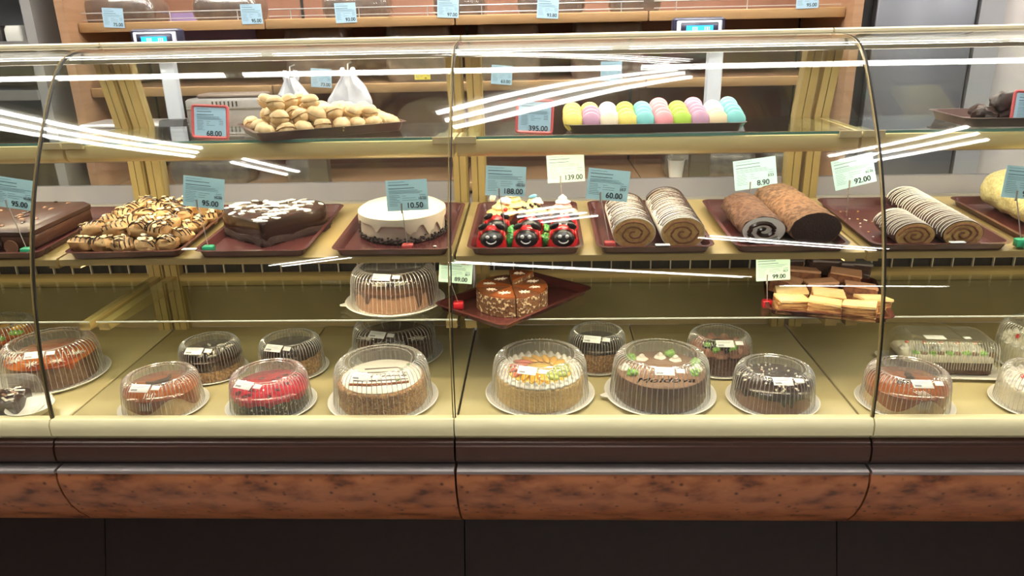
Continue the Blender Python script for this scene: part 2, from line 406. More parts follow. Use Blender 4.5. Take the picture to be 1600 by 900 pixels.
    for k in range(15):
        xx = x0+.06+(x1-x0-.12)*k/14
        put('grille_bar', MB().box(xx-.0016, xx+.0016, .588, .596, .600+up, .662+up), mat('grille_white', (.62,.58,.48), .4), gr)
    put('slot_strip', MB().box(x0+.047, x1-.047, .598, .604, .600+up, .70+up), mat('slotted_black', (.010,.008,.007), .6, c2=(.03,.022,.016), lo=.5, hi=.55, scale=60, stretch=(4,1,.6)), gr)
    # middle shelf (tilted), with fascia and lamp channel
    y1 = .548
    P('middle_shelf', MB().prism([(SH_Y0,shz(SH_Y0)-.002),(SH_Y0+.004,shz(SH_Y0+.004)),(y1,shz(y1)),(y1,shz(y1)-.012),(SH_Y0+.02,shz(SH_Y0+.02)-.012),(SH_Y0+.02,.782),(SH_Y0+.003,.782),(SH_Y0,.785)], x0+.002, x1-.002), mat('shelf_gold', (.36,.26,.10), .35))
    for xx in (x0+.012, x1-.037):
        P('shelf_arm', MB().prism([(.11,.776),(.56,.78),(.56,.74),(.30,.765),(.11,.770)], xx, xx+.025), GOLD)
    # upper glass shelf with lamp housing
    P('upper_glass_shelf', MB().box(x0+.012, x1-.012, .202, .500, UPZ-.006, UPZ), SGLASS)
    P('shelf_edge', MB().box(x0+.012, x1-.012, .200, .2022, UPZ-.006, UPZ), GEDGE)
    P('shelf_lamp_housing', MB().prism([(.206,1.053),(.203,1.046),(.203,1.026),(.209,1.016),(.222,1.012),(.222,1.017),(.255,1.017),(.255,1.012),(.268,1.016),(.275,1.03),(.270,1.053)], x0+.002, x1-.002), mat('lamp_cover_cream', (.66,.51,.23), .35))
    for s in (x0+.001, x1-.051):
        P('shelf_bracket', MB().prism([(.194,UPZ+.001),(.194,UPZ-.014),(.225,UPZ-.024),(.33,UPZ-.024),(.33,UPZ-.0065),(.2,UPZ-.0065),(.2,UPZ+.001)], s, s+.05), mat('bracket_beige', (.48,.38,.20), .4))
        P('shelf_arm', MB().prism([(.33,UPZ-.008),(.33,UPZ-.02),(.53,UPZ-.03),(.53,UPZ-.008)], s+.012, s+.038), GOLD)
    # lower glass shelf
    P('lower_glass_shelf', MB().box(x0+.008, x1-.008, .172, .495, LOZ-.006, LOZ), SGLASS)
    P('shelf_edge', MB().box(x0+.008, x1-.008, .170, .1722, LOZ-.0035, LOZ), GEDGEW)
    for s in (x0+.010, x1-.038):
        P('shelf_arm', MB().prism([(.175,LOZ-.007),(.175,LOZ-.026),(.20,LOZ-.026),(.57,LOZ-.045),(.57,LOZ-.007)], s, s+.028), GOLD)

# service ledge behind the cases
lg = thing('service_ledge', 'narrow beige work ledge behind the cases carrying the scales', 'ledge', (0,.76,.955))
put('board', MB().bbox(-2.2,2.2,-.135,.16,-.012,.012,.004), mat('ledge_beige', (.56,.44,.30), .4), lg)
for x in (-1.9,-.7,.5,1.7): put('support', MB().box(x-.03,x+.03,-.02,.02,-1.095,-.012), RGREY, lg)

# ------------------------------------------------------------------ trays
def rrect(w, d, r, z, n=4):
    p = []
    for (cx, cy, a) in ((w/2-r,-d/2+r,-PI/2),(w/2-r,d/2-r,0),(-w/2+r,d/2-r,PI/2),(-w/2+r,-d/2+r,PI)):
        p += [(cx+r*math.cos(a+PI/2*k/n), cy+r*math.sin(a+PI/2*k/n), z) for k in range(n+1)]
    return p
def tray_mesh(w, d, h=.02, lip=.008, slope=.014):
    L = [rrect(w-2*slope-.004,d-2*slope-.004,.014,.0), rrect(w-2*lip,d-2*lip,.02,h-.001), rrect(w-.002,d-.002,.024,h-.001), rrect(w,d,.025,h),
         rrect(w-2*lip-.002,d-2*lip-.002,.02,h), rrect(w-2*slope-.012,d-2*slope-.012,.012,.003)]
    b = MB(); n = len(L[0]); v = [p for l in L for p in l]; f = []
    for k in range(len(L)-1):
        for j in range(n): f.append((k*n+j,k*n+(j+1)%n,(k+1)*n+(j+1)%n,(k+1)*n+j))
    f.append(tuple(range(n-1,-1,-1))); f.append(tuple(range((len(L)-1)*n, len(L)*n)))
    return b.add(v, f)
TM = {}
def tray(label, x, y, w, d, rz=0, z=None, tilt=True, m=TRAY, h=.02, group='serving trays'):
    k = (w,d,h,m.name)
    if k not in TM: TM[k] = tray_mesh(w,d,h).mesh('tray')
    o = put('serving_tray', TM[k], m, None, (x,y,shz(y)+.0006 if z is None else z), (SA if tilt else 0, 0, rz))
    return tag(o, label, 'tray', group)
def on_shelf(x, y, lift=.0045): return (x, y, shz(y)+lift)
TW, TD, TY = .276, .40, .275
tray('maroon tray under the dark chocolate slab cake at far left', -1.345, TY, .29, TD)
tray('maroon tray under the heap of drizzled cream puffs', -1.005, TY, .285, TD, R_(2))
tray('maroon tray under the dark heart cake', -.690, TY, TW, TD)
tray('maroon tray under the white glazed cake', -.352, TY, .288, TD)
tray('maroon tray under the ladybird cakes', -.035, TY, TW, TD)
tray('maroon tray under the two white and brown rolls', .270, TY, TW, TD)
tray('maroon tray under the cocoa dusted rolls', .585, TY, .27, TD)
tray('maroon tray with crumbs under the two striped rolls', .925, TY, .32, TD)
tray('maroon tray under the yellow crumb log at far right', 1.27, TY, .29, TD)

# ------------------------------------------------------------------ price signs
def card_lines(w, h, seed):
    rnd = random.Random(seed); b = MB(); z = h*.42
    def ln(x0, x1, z, t=.0007): b.box(x0, x1, -.0003, 0, z-t/2, z+t/2)
    ln(-w*.44, -w*.05, h*.43); ln(-w*.44, w*rnd.uniform(.05,.15), h*.34, .0016); ln(-w*.44, w*rnd.uniform(.08,.2), h*.23, .0016)
    for k in range(3): ln(-w*.44, w*rnd.uniform(.25,.44), h*(.16-.045*k))
    for k in range(7): ln(-w*.44, -w*rnd.uniform(.16,.26), h*(.0-.055*k))
    for k in range(3): ln(-w*.12, w*rnd.uniform(-.04,.25), h*(-.02-.07*k))
    for k in range(3): ln(w*.30, w*.44, h*(.0-.06*k), .0009)
    return b
def sign(label, cx, cy_, Y, price, small, w=.098, h=.072, roll=0, yaw=0, lean=-8, block=None, bm=GREENB, cm=CARD, foot=None, px=-.03, pole=True):
    c = onY(cx, cy_, Y)
    base = Vector(foot) if foot else Vector((c.x, Y, shz(Y)+.005))
    t = thing('price_sign', label, 'price sign', base, (0,0,0), 'price cards on stems')
    if block: put('block', MB().bbox(-.013,.013,-.010,.010,0,.020,.002), bm, t)
    top = c-base
    q = Matrix.Rotation(R_(yaw),4,'Z') @ Matrix.Rotation(R_(lean),4,'X') @ Matrix.Rotation(R_(roll),4,'Y')
    anchor = top + (q @ Vector((px*w-.012, .002, -h*.36)))
    if pole:
        put('stem', MB().tube([(0,0,.012 if block else 0), anchor], .0012, 6), STEEL, t)
        put('clip', MB().tube([anchor+Vector((0,-.002,-.016)), anchor+Vector((0,-.002,.008))], .0022, 6), mat('clip_grey', (.30,.27,.24), .4), t)
    cd_ = put('card', MB().box(-w/2,w/2,0,.0009,-h/2,h/2), cm, t); cd_.matrix_local = Matrix.Translation(top) @ q
    put('printed_lines', card_lines(w,h,label), INKG, cd_)
    me = text_mesh(price, h*.25, bold=.0004); put('price', me, INK, cd_, (w*(.17 if len(price) < 6 else .19),-.0006,-h*.42), (PI/2,0,0))
    if small: put('small_price', text_mesh(small, h*.12), INK, cd_, (w*.36,-.0006,-h*.16), (PI/2,0,0))
    return t
sign('blue price card 95.00 on green block beside the far left chocolate cake', 20, 302, .11, '95.00', '95.00', roll=9, block=1, foot=(onY(42,388,.105).x,.105,shz(.105)+.004))
sign('blue price card 95.00 on green block before the dark heart cake', 318, 301, .115, '95.00', '95.00', roll=7, block=1, foot=(onY(326,387,.108).x,.108,shz(.108)+.004))
sign('blue price card 10.50 on red block before the white cake', 636, 305, .12, '10.50', '10.50', roll=-2, block=1, bm=REDB, foot=(onY(637,384,.105).x,.105,shz(.105)+.004))
sign('blue price card 188.00 above the ladybird cakes', 790, 283, .20, '188.00', '182.50', roll=3, foot=(-.082,.20,shz(.2)+.004))
sign('mint price card 139.00 above the pink tartlet', 884, 263, .36, '139.00', '', roll=-3, cm=CARDG, foot=(.062,.36,shz(.36)+.004))
sign('blue price card 60.00 on red block left of the white and brown rolls', 950, 289, .14, '60.00', '59.7', roll=6, block=1, bm=REDB, foot=(onY(953,378,.11).x,.11,shz(.11)+.004))
sign('blue price card 8.90 behind the cocoa dusted rolls', 1180, 271, .40, '8.90', '8.53', roll=-7, foot=(onY(1174,330,.42).x,.42,shz(.42)+.004), w=.112, h=.078)
sign('blue price card 92.00 right of the cocoa dusted rolls', 1334, 268, .33, '92.00', '91.70', roll=-13, foot=(onY(1323,335,.35).x,.35,shz(.35)+.005), w=.105, h=.076)
sign('blue price card cut off at right edge before the yellow crumb log', 1603, 286, .11, '90.00', '', roll=6, block=1, foot=(onY(1597,371,.10).x,.10,shz(.10)+.004))
sign('mint price card 89.00 left of the cut starred cake', 712, 424, .20, '89.00', '86.7', roll=5, block=1, bm=mat('bright_red_block', (.55,.02,.03), .3), cm=CARDG, foot=(onY(717,482,.235).x,.235,LOZ+.0045), w=.085, h=.06)
sign('mint price card 99.00 left of the layered slices', 1208, 420, .22, '99.00', '96.7', roll=-3, block=1, bm=mat('bright_red_block', (.55,.02,.03), .3), cm=CARDG, foot=(onY(1198,482,.24).x,.24,LOZ+.0005), w=.085, h=.06)
def framed_sign(label, x, y, price, w=.092, h=.082, rz=0, Y=.232):
    c = onY(x, y, Y)
    t = thing('framed_price_sign', label, 'price sign', (c.x, Y, UPZ+.0005), (R_(-10), R_(3), rz), 'red framed price signs')
    loops = [rrect(w,h,.008,0), rrect(w,h,.008,.004), rrect(w-.006,h-.006,.006,.005), rrect(w-.014,h-.014,.003,.0025)]
    b = MB(); n = len(loops[0]); v = [(p[0],-p[2],p[1]+h/2) for l in loops for p in l]; f = []
    for k in range(3):
        for j in range(n): f.append((k*n+j,k*n+(j+1)%n,(k+1)*n+(j+1)%n,(k+1)*n+j))
    f.append(tuple(range(n-1,-1,-1)))
    b.add(v, f); fr = put('frame', b, REDF, t)
    cd_ = put('card', MB().box(-w/2+.0065,w/2-.0065,-.0026,-.0022,.0065,h-.0065), CARDB, t)
    L = card_lines(w*.8,h*.8,label); put('printed_lines', L, INKG, cd_, (0,-.0027,h*.52))
    put('price', text_mesh(price, h*.21, bold=.0004), INK, cd_, (w*.10,-.0029,.007), (PI/2,0,0))
framed_sign('red framed price sign 68.00 left of the nut shaped cookies', 326, 192, '68.00')
framed_sign('red framed price sign 395.00 left of the macarons', 834, 183, '395.00')
framed_sign('red framed price sign cut off at the right edge', 1612, 178, '120.00', rz=R_(-8))

# ------------------------------------------------------------------ upper shelf food
tray('brown tray turned cornerwise under the nut shaped cookies', -.560, .345, .385, .245, R_(31), UPZ+.0006, False, TRAYD, .022, 'upper shelf trays')
ck = []
for s in range(3):
    b = MB()
    for sg in (1,-1):
        nu, nv = 18, 8; v = []; f = []
        for i in range(nv+1):
            t = (PI/2)*i/nv
            for j in range(nu):
                a = 2*PI*j/nu
                rg = 1+.05*math.cos(a*6+s)*math.sin(t)+.07*noise.noise(Vector((math.cos(a)*2+s*5,math.sin(a)*2,t*2+sg)))
                v.append((.0235*math.sin(t)*math.cos(a)*rg, .020*math.sin(t)*math.sin(a)*rg, sg*(.0020+.0168*math.cos(t)*rg)))
        for i in range(nv):
            for j in range(nu): f.append((i*nu+j,(i+1)*nu+j,(i+1)*nu+(j+1)%nu,i*nu+(j+1)%nu))
        f.append(tuple(nv*nu+j for j in range(nu)))
        b.add(v, f)
    b.lathe([(.0175,-.0021),(.0178,0),(.0175,.0021)], 18)
    me = b.mesh('cookie'); me.materials.append(WALNUT); ck.append(me)
rnd = random.Random(3)
def cookie(x, y, z, k=[0]):
    o = put('nut_shaped_cookie', ck[k[0]%3], None, None, (x,y,z), (rnd.uniform(-.5,.5), rnd.uniform(-.5,.5), rnd.uniform(0,6.28)), [rnd.uniform(.92,1.06)]*3); k[0] += 1
    tag(o, 'pale nut shaped sandwich cookie in the heap on the cornerwise tray', 'cookie', 'nut shaped cookies')
ca, sa = math.cos(R_(31)), math.sin(R_(31))
for lay, (nx, ny, x0_, z_) in enumerate([(8,5,-.16,.0225),(6,4,-.14,.051),(3,3,-.125,.079)]):
    for a in range(nx):
        for b_ in range(ny):
            lx = x0_+a*.0455+(.02 if lay==1 else 0)+rnd.uniform(-.004,.004); ly = (b_-(ny-1)/2)*.0435+rnd.uniform(-.004,.004)
            if lay == 1 and (a > 4 and b_ > 1): continue
            if lay == 2 and (a+b_) % 2: continue
            cookie(-.560+lx*ca-ly*sa, .345+lx*sa+ly*ca, UPZ+z_+rnd.uniform(-.003,.003))
# macarons
tray('long brown tray under the rows of macarons', .278, .300, .435, .19, 0, UPZ+.0006, False, TRAYD, .022, 'upper shelf trays')
MC = {'yellow':(.72,.58,.12),'mauve':(.46,.24,.34),'cream':(.74,.62,.44),'white':(.74,.71,.66),'teal':(.17,.48,.46),'pink':(.72,.27,.29),'green':(.36,.53,.04),'butter':(.72,.56,.34)}
sm = MB().lathe([(.0,.0092),(.010,.0088),(.018,.0068),(.0222,.0036),(.0226,.0024),(.0236,.0016),(.0232,.0004),(.0205,0)][::-1]+[], 24)
shell_me = {}
for k, c in MC.items():
    me = sm.mesh('shell'); me.materials.append(mat('macaron_'+k, c, .5, c2=tuple(x*.92 for x in c), scale=50)); shell_me[k] = me
fill_me = MB().lathe([(.0205,-.0028),(.0212,0),(.0205,.0028)], 20).mesh('filling'); fill_me.materials.append(mat('macaron_filling', (.50,.38,.28), .5))
cols = [['yellow']*4, ['mauve','mauve','mauve','yellow'], ['cream','white','white','white'], ['yellow','yellow','green','green'], ['teal']*4, ['pink']*5, ['green']*4, ['mauve']*5, ['butter','cream','white','white'], ['teal']*5]
ordn = ['first','second','third','fourth','fifth','sixth','seventh','eighth','ninth','tenth']
for i, cc in enumerate(cols):
    for k, cn in enumerate(cc):
        lab = (cn+' macaron at the front of the '+ordn[i]+' macaron row from the left') if k == 0 else (cn+' macaron behind the front one of the '+ordn[i]+' macaron row from the left')
        t = thing('macaron', lab, 'macaron', (.0835+i*.0432+(rnd.uniform(-.002,.002)), .2385+k*.0245, UPZ+.0265+k*.0055), (PI/2-R_(30),0,rnd.uniform(-.12,.12)), 'macarons in rows')
        put('shell', shell_me[cn], None, t, (0,0,.0026)); put('shell', shell_me[cn], None, t, (0,0,-.0026), (PI,0,0)); put('filling', fill_me, None, t)
# dark pastries at the right end
tray('dark brown tray under the dark pastries at the right edge', 1.205, .315, .40, .22, R_(-3), UPZ+.0006, False, TRAYD, .022, 'upper shelf trays')
for k in range(9):
    o = put('chocolate_pastry', MB().blob((0,0,0), .034,.026,.020, lump=.35, seed=k+3, nu=18, nv=10), mat('chocolate_pastry', (.030,.014,.010), .5, c2=(.02,.009,.006), scale=60, bump=.6, spec=.3), None, (1.08+.05*(k%4)+.02*(k//4), .29+.045*(k//4%2), UPZ+.022+(.032 if k > 5 else 0)), (rnd.uniform(-.3,.3),rnd.uniform(-.3,.3),rnd.uniform(0,3)))
    tag(o, 'dark chocolate pastry piled on the tray at the right edge', 'pastry', 'dark pastries at the right edge')

# ------------------------------------------------------------------ middle shelf food
def seat(o, y):                                       # stand a thing square on the tilted tray
    o.rotation_euler.x = SA; return o
# dark slab cake, far left
t = thing('slab_cake', 'dark chocolate slab cake with studded top at far left', 'cake', on_shelf(-1.37,.27), (SA,0,R_(-3)))
put('body', MB().bbox(-.125,.125,-.125,.125,0,.048,.006), CHOCM, t)
put('glaze', MB().bbox(-.128,.128,-.128,.128,.030,.056,.008), mat('slab_glaze', (.060,.026,.016), .35, c2=(.05,.021,.013), scale=20), t)
for k in range(26): put('chocolate_chip', MB().blob((0,0,0),.008,.005,.003,8,5), CHOCL if k%3 else CHOC, t, (random.uniform(-.115,.115),random.uniform(-.115,.115),.057), (0,0,random.uniform(0,3)))
for k in range(8): put('chocolate_drip', MB().tube([(0,0,.012),(0,-.001,-.016)],.003,6), CHOC, t, (-.11+k*.022,-.1265,.028))
put('half_moon', MB().lathe([(.0,-.002),(.018,-.002),(.018,.002),(.0,.002)],20), CHOCL, t, (.07,-.130,.010), (PI/2,0,0))
# cream puffs
pf = []
for s in range(4):
    b = MB().blob((0,0,.018), .0305,.027,.021, 20, 12, lump=.28, seed=s+1)
    body = b.mesh('puff'); body.materials.append(CHOUX)
    d = MB()
    for q in range(5):
        x = -.022+q*.011; w_ = .026*math.sqrt(max(.05,1-(x/.034)**2))
        d.tube([(x+.004*math.sin(u*2), w_*math.sin(u), .018+.0235*math.cos(u)*math.sqrt(max(.1,1-(x/.036)**2))) for u in [(-1.25+2.5*k/10) for k in range(11)]], .0016, 5)
    dm = d.mesh('drizzle'); dm.materials.append(CHOC)
    fl = MB()
    for q in range(5):
        mtx = Matrix.Translation((random.uniform(-.018,.018),random.uniform(-.016,.016),.0395)) @ Matrix.Rotation(random.uniform(-.5,.5),4,'X') @ Matrix.Rotation(random.uniform(-.5,.5),4,'Y')
        fl.merge(MB().lathe([(.006,-.0006),(.006,.0006)],8), mtx)
    fm = fl.mesh('almond_flakes'); fm.materials.append(ALMOND)
    pf.append((body,dm,fm))
rnd = random.Random(11); pk = 0
for lay, (nx, ny, z_) in enumerate([(5,6,.005),(4,5,.030)]):
    for a in range(nx):
        for b_ in range(ny):
            x = -1.012+(a-(nx-1)/2)*.055+rnd.uniform(-.006,.006)-.01*lay+(b_*.006 if lay else 0); y = .262+(b_-(ny-1)/2)*.056+rnd.uniform(-.005,.005)+.008*lay
            if lay == 2 and (a+b_)%2: continue
            t = thing('cream_puff', 'golden cream puff with chocolate drizzle in the heap on the left tray', 'pastry', on_shelf(x,y,z_-.004+.004), (rnd.uniform(-.25,.25)+SA,rnd.uniform(-.25,.25),rnd.uniform(0,6.28)), 'drizzled cream puffs')
            for nm, me in zip(('puff','drizzle','almond_flakes'), pf[pk%4]): put(nm, me, None, t)
            pk += 1
# heart cake
def heart(n=72, s=.0085):
    p = []
    for k in range(n):
        a = 2*PI*k/n; x = 16*math.sin(a)**3; y = 13*math.cos(a)-5*math.cos(2*a)-2*math.cos(3*a)-math.cos(4*a); p.append((x*s*.72+.036*math.sin(a), (y+2.5)*s*.69+.026*math.cos(a)))
    return p
def extrude(loops):
    b = MB(); n = len(loops[0]); v = [p for l in loops for p in l]; f = []
    for k in range(len(loops)-1):
        for j in range(n): f.append((k*n+j,(k+1)*n+j,(k+1)*n+(j+1)%n,k*n+(j+1)%n))
    f.append(tuple(range(n))); f.append(tuple(range(len(loops)*n-1,(len(loops)-1)*n-1,-1)))
    return b.add(v, f)
h0 = heart()
t = thing('heart_cake', 'black glazed heart shaped cake with white chocolate streaks', 'cake', on_shelf(-.690,.262), (SA,0,R_(6)))
put('body', extrude([[(x*k,y*k,z) for x,y in h0] for k,z in ((.97,0),(1,.006),(1,.052),(.96,.060),(.85,.063))]), CHOC, t)
put('crumb_border', extrude([[(x*k*(1+.02*math.sin(i*9.7)),y*k*(1+.02*math.cos(i*7.1)),z+.003*math.sin(i*5.3)) for i,(x,y) in enumerate(h0)] for k,z in ((1.04,0),(1.05,.008),(1.01,.018))]), DSPONGE, t)
for k in range(64):
    a = random.uniform(0,2*PI); rr = math.sqrt(random.random())*.9; q = h0[int(a/(2*PI)*72)%72]
    o = put('white_streak', MB().blob((0,0,0), random.uniform(.008,.020), random.uniform(.003,.007), .0028, 10, 5, lump=.4, seed=k), CREAMB, t, (q[0]*rr,q[1]*rr,.0645-(.003 if rr > .84 else 0)), (0,0,random.uniform(-.6,.9)))
# white cake
def drips(seed, base, amp, n=9):
    rr = random.Random(seed); ph = [(rr.uniform(0,6.28), rr.uniform(.3,1)) for _ in range(n)]
    pk_ = [(rr.uniform(0,2*PI), rr.uniform(.05,.13), rr.uniform(.4,1)) for _ in range(n)]
    def f(a):
        v = base
        for c, w_, h_ in pk_:
            d = abs((a-c+PI)%(2*PI)-PI); v += amp*h_*math.exp(-(d/w_)**2)
        return v
    return f
def glaze(R, zt, drip, t=.0025, seg=96):
    return MB().lathe([(R-.001,0),(R+t,1),(R+t*1.2,2),(R+t,3),(R*.94,4),(R*.5,5),(.001,6)], seg, lambda k,a,r,z: (r, (zt-drip(a), zt-drip(a), zt-drip(a)*.5, zt-.003, zt+t, zt+t, zt+t)[k]))
def disc_cake(R, H, seg=64, edge=.006, bump=0, seed=0):
    rp = (lambda k,a,r,z: (r*(1+bump*noise.noise(Vector((math.cos(a)*6,math.sin(a)*6,z*60+seed)))),z)) if bump else None
    pr = [(R-.002,0),(R,.003)]+[(R,H*q) for q in (.25,.5,.75)]+[(R,H-edge),(R-edge*.4,H-edge*.3),(R-edge,H),(R*.5,H),(.001,H)]
    return MB().lathe(pr, seg, rp)
t = thing('white_cake', 'round white glazed cake with dark crumb foot', 'cake', on_shelf(-.352,.265), (SA,0,0))
put('body', disc_cake(.107,.066), mat('ivory_body', (.52,.43,.33), .6, c2=(.46,.37,.28), scale=30, bump=.3), t)
put('glaze', glaze(.107,.066, drips(5,.020,.030,11), .0042), IVORY, t)
b = MB()
for k in range(420):
    a = random.uniform(0,2*PI); z = random.uniform(.001,.019)*random.uniform(.5,1); rr = .1085+random.uniform(0,.004)
    b.blob((rr*math.cos(a),rr*math.sin(a),z+.002), .0035,.0022,.0022, 6, 4)
o = put('chocolate_crumb_foot', b, mat('crumb_dark', (.035,.017,.012), .6), t); o['kind'] = 'stuff'
for k in range(9): put('brown_feather', MB().blob((0,0,0), .016,.002,.0007,8,5), CARAM if k%2 else CHOCL, t, (-.045+random.uniform(-.02,.035),.02+random.uniform(-.03,.03),.0695), (0,0,random.uniform(-.4,.4)))
for (x,y) in ((-.44,.11),(-.335,.108),(-.265,.115),(-.255,.14)):
    o = put('sugar_crumb', MB().blob((0,0,0),.005,.003,.002,8,5,lump=.4,seed=2), CREAMB, None, on_shelf(x,y,.0058)); tag(o, 'loose white sugar crumb on the tray before the white cake', 'crumb', 'white crumbs on the white cake tray')
# ladybird cakes
def ladybird(label, x, y):
    t = thing('ladybird_cake', label, 'cake', on_shelf(x,y), (SA,0,random.uniform(-.1,.1)), 'ladybird cakes')
    b = MB(); nu, nv = 28, 9; v = []; f = []
    for i in range(nv+1):
        th = (PI/2)*i/nv
        for j in range(nu):
            a = 2*PI*j/nu; v.append((.039*math.sin(th)*math.cos(a), .040*math.sin(th)*math.sin(a), .050*math.cos(th)))
    for i in range(nv):
        for j in range(nu): f.append((i*nu+j,(i+1)*nu+j,(i+1)*nu+(j+1)%nu,i*nu+(j+1)%nu))
    f.append(tuple(nv*nu+j for j in range(nu))); b.add(v, f)
    put('body', b, RED, t)
    put('wing_line', MB().tube([(0,.041*math.cos(u)-.0,.0508*math.sin(u)) for u in [.15+k*.13 for k in range(11)]], .0018, 6), BLACKF, t)
    fc = put('face', MB().blob((0,-.020,.0225), .0285,.0265,.0225, 20, 12), BLACKF, t)
    for s in (-1,1):
        put('eye', MB().blob((s*.0085,-.0425,.0345), .0048,.0035,.0048, 10, 7), WDOT, fc)
        put('antenna', MB().blob((s*.021,-.012,.051), .0125,.006,.0075, 12, 8, mtx=Matrix.Rotation(s*.5,3,'Y')), BLACKF, t)
        put('wing_flank', MB().blob((s*.030,-.008,.026), .0035,.014,.012, 10, 7), RED, t)  # red bulge on each flank, same glaze as the body
        put('spot', MB().blob((s*.022,.012,.0385), .006,.006,.003, 10, 6, mtx=Matrix.Rotation(s*.6,3,'Y')), BLACKF, t)
    put('mouth', MB().tube([(.0115*math.cos(a),-.0470+.003*abs(math.cos(a)),.0270+.0080*math.sin(a)) for a in [PI+.2+k*(PI-.4)/10 for k in range(11)]], .0017, 6), WDOT, fc)
for k, nm in enumerate(('left','middle','right')):
    ladybird('red ladybird cake with smiling black face, front row '+nm, -.116+k*.0855, .146)
    ladybird('red ladybird cake half hidden behind the front row, '+nm+' one', -.108+k*.0845, .232)
for k,(x,y) in enumerate(((-.072,.15),(.014,.15),(-.070,.215),(.016,.225),(-.03,.275))):
    o = put('green_jelly_garnish', MB().blob((0,0,.013), .013,.020,.016, 16, 10, lump=.5, seed=k), GREEND if k != 0 else mat('green_jelly', (.02,.25,.04), .2), None, on_shelf(x,y,.003), (SA,0,0))
    tag(o, ('solid green jelly garnish between left and middle ladybirds' if k == 0 else 'green sugared garnish between the ladybird cakes'), 'garnish', 'green garnishes')
def swirl(R, H, turns=2.6, lobes=7):
    b = MB(); n = 22
    pr = []
    for k in range(n+1):
        u = k/n; pr.append((max(.0008, R*(1-u)**.75*(1+.13*math.sin(u*turns*2*PI))), H*u))
    return b.lathe(pr, 36, lambda k,a,r,z: (r*(1+.07*math.cos(lobes*a+z/H*5)), z))
cup_me = MB().lathe([(.026,0),(.0375,.020),(.040,.021),(.0385,.023),(.034,.019),(.001,.017)], 60, lambda k,a,r,z: (r*(1+(.022*math.cos(20*a) if k in (0,1,2) else 0)), z)).mesh('tart_shell')
cup_me.materials.append(TART)
def tartlet(label, x, y, cm, deco, z=0):
    t = thing('cream_tartlet', label, 'tartlet', on_shelf(x,y,.004+z), (SA,0,0), 'cream tartlets')
    put('tart_shell', cup_me, None, t); put('cream_swirl', swirl(.0335,.040), cm, t, (0,0,.018))
    deco(t)
def d_cherry(t):
    put('cherry', MB().blob((0,0,0),.006,.006,.006,12,8), CHERRY, t, (.012,-.026,.036))
    put('sugar_petal', MB().blob((0,0,0),.008,.003,.012,10,8), CREAMB, t, (-.022,-.005,.062), (0,.4,0)); put('sugar_flower', MB().blob((0,0,0),.016,.012,.010,14,8,lump=.5,seed=4), CREAMB, t, (.012,-.004,.052))
def d_blue(t):
    for k in range(9):
        a = k*2.4; r = .012+.015*((k*37)%10)/10; put('chocolate_pearl', MB().blob((0,0,0),.0038,.0038,.0038,8,6), BLACKF, t, (r*math.cos(a), -abs(r*math.sin(a))-.004, .060-r*1.05))
    put('sugar_petal', MB().blob((0,0,0),.012,.005,.005,12,8), BLUEB, t, (.002,-.002,.062), (0,-.3,0)); put('sugar_flower', MB().blob((0,0,0),.018,.012,.009,14,8,lump=.5,seed=5), CREAMB, t, (.010,-.002,.048))
def d_white(t): put('white_swirl', swirl(.019,.022,2,5), CREAMB, t, (0,0,.046))
tartlet('cream tartlet topped with cherry and white petal', -.100, .315, YCREAM, d_cherry, .012)
tartlet('yellow tartlet topped with chocolate pearls and blue petal', -.020, .320, YCREAM, d_blue, .012)
tartlet('pink tartlet with white cream top', .060, .315, PINK, d_white, .012)
tartlet('cream tartlet half hidden behind the cherry tartlet', -.075, .405, YCREAM, d_white, .008)
# rolls
def roll(name, label, x, y, z, L, R, body, end, ring, rz=0, flat=.82, stripes=None, sm_=None, turns=2.3, group='roll cakes', lift=.004, endcap=True, lump=.0, tube=.0026):
    """swiss roll lying along local Y; the cut face looks towards -Y"""
    t = thing(name, label, 'roll cake', (x,y,z), (SA,0,rz), group)
    nu, nv = 40, 26; v = []; f = []
    for i in range(nv+1):
        yy = -L/2+L*i/nv; e = min(1, max(0,(L/2-yy)/.02)); k = .86+.14*math.sqrt(max(0,1-(1-e)**2)) if e < 1 else 1
        for j in range(nu):
            a = 2*PI*j/nu; q = 1+lump*noise.noise(Vector((math.cos(a)*3,math.sin(a)*3,yy*40)))
            v.append((R*math.cos(a)*k*q, yy, R*flat*(1+math.sin(a)*k*q)))
    for i in range(nv):
        for j in range(nu): f.append((i*nu+j,i*nu+(j+1)%nu,(i+1)*nu+(j+1)%nu,(i+1)*nu+j))
    f.append(tuple(range(nu-1,-1,-1))); f.append(tuple(nv*nu+j for j in range(nu)))
    put('roll_body', MB().add(v, f), body, t)
    v = [(0,-L/2-.0015,R*flat)]+[(R*.965*math.cos(2*PI*j/40),-L/2-.001,R*flat*(1+.965*math.sin(2*PI*j/40))) for j in range(40)]
    c = put('cut_face', MB().add(v, [(0,1+(j+1)%40,1+j) for j in range(40)]), end, t)
    if ring:
        P_ = []
        for k in range(90):
            u = k/89; a = turns*2*PI*u+1.2; r = R*(.10+.72*u); P_.append((r*math.cos(a)*(1+.05*math.sin(k)), -L/2-.0018, R*flat+r*flat*math.sin(a)))
        put('spiral_filling', MB().tube(P_, tube, 6), ring, c)
    if stripes:
        b = MB(); n = stripes
        for i in range(n):
            yy = -L/2+.004+(L-.012)*i/(n-1); sk = random.uniform(-.003,.003); a0, a1 = (R_(random.uniform(-14,6)), R_(random.uniform(172,194))) if sm_.name == 'white_icing' else (R_(random.uniform(-8,25)), R_(random.uniform(150,172)))
            b.tube([((R+.0006)*math.cos(a), yy+sk*math.sin(a*2)+random.uniform(-.0006,.0006), R*flat*(1+1.012*math.sin(a))) for a in [a0+(a1-a0)*q/14 for q in range(15)]], (.0013 if sm_.name == 'white_icing' else .0009)*random.uniform(.7,1.2), 5)
        put('icing_stripes', b, sm_, t)
    return t
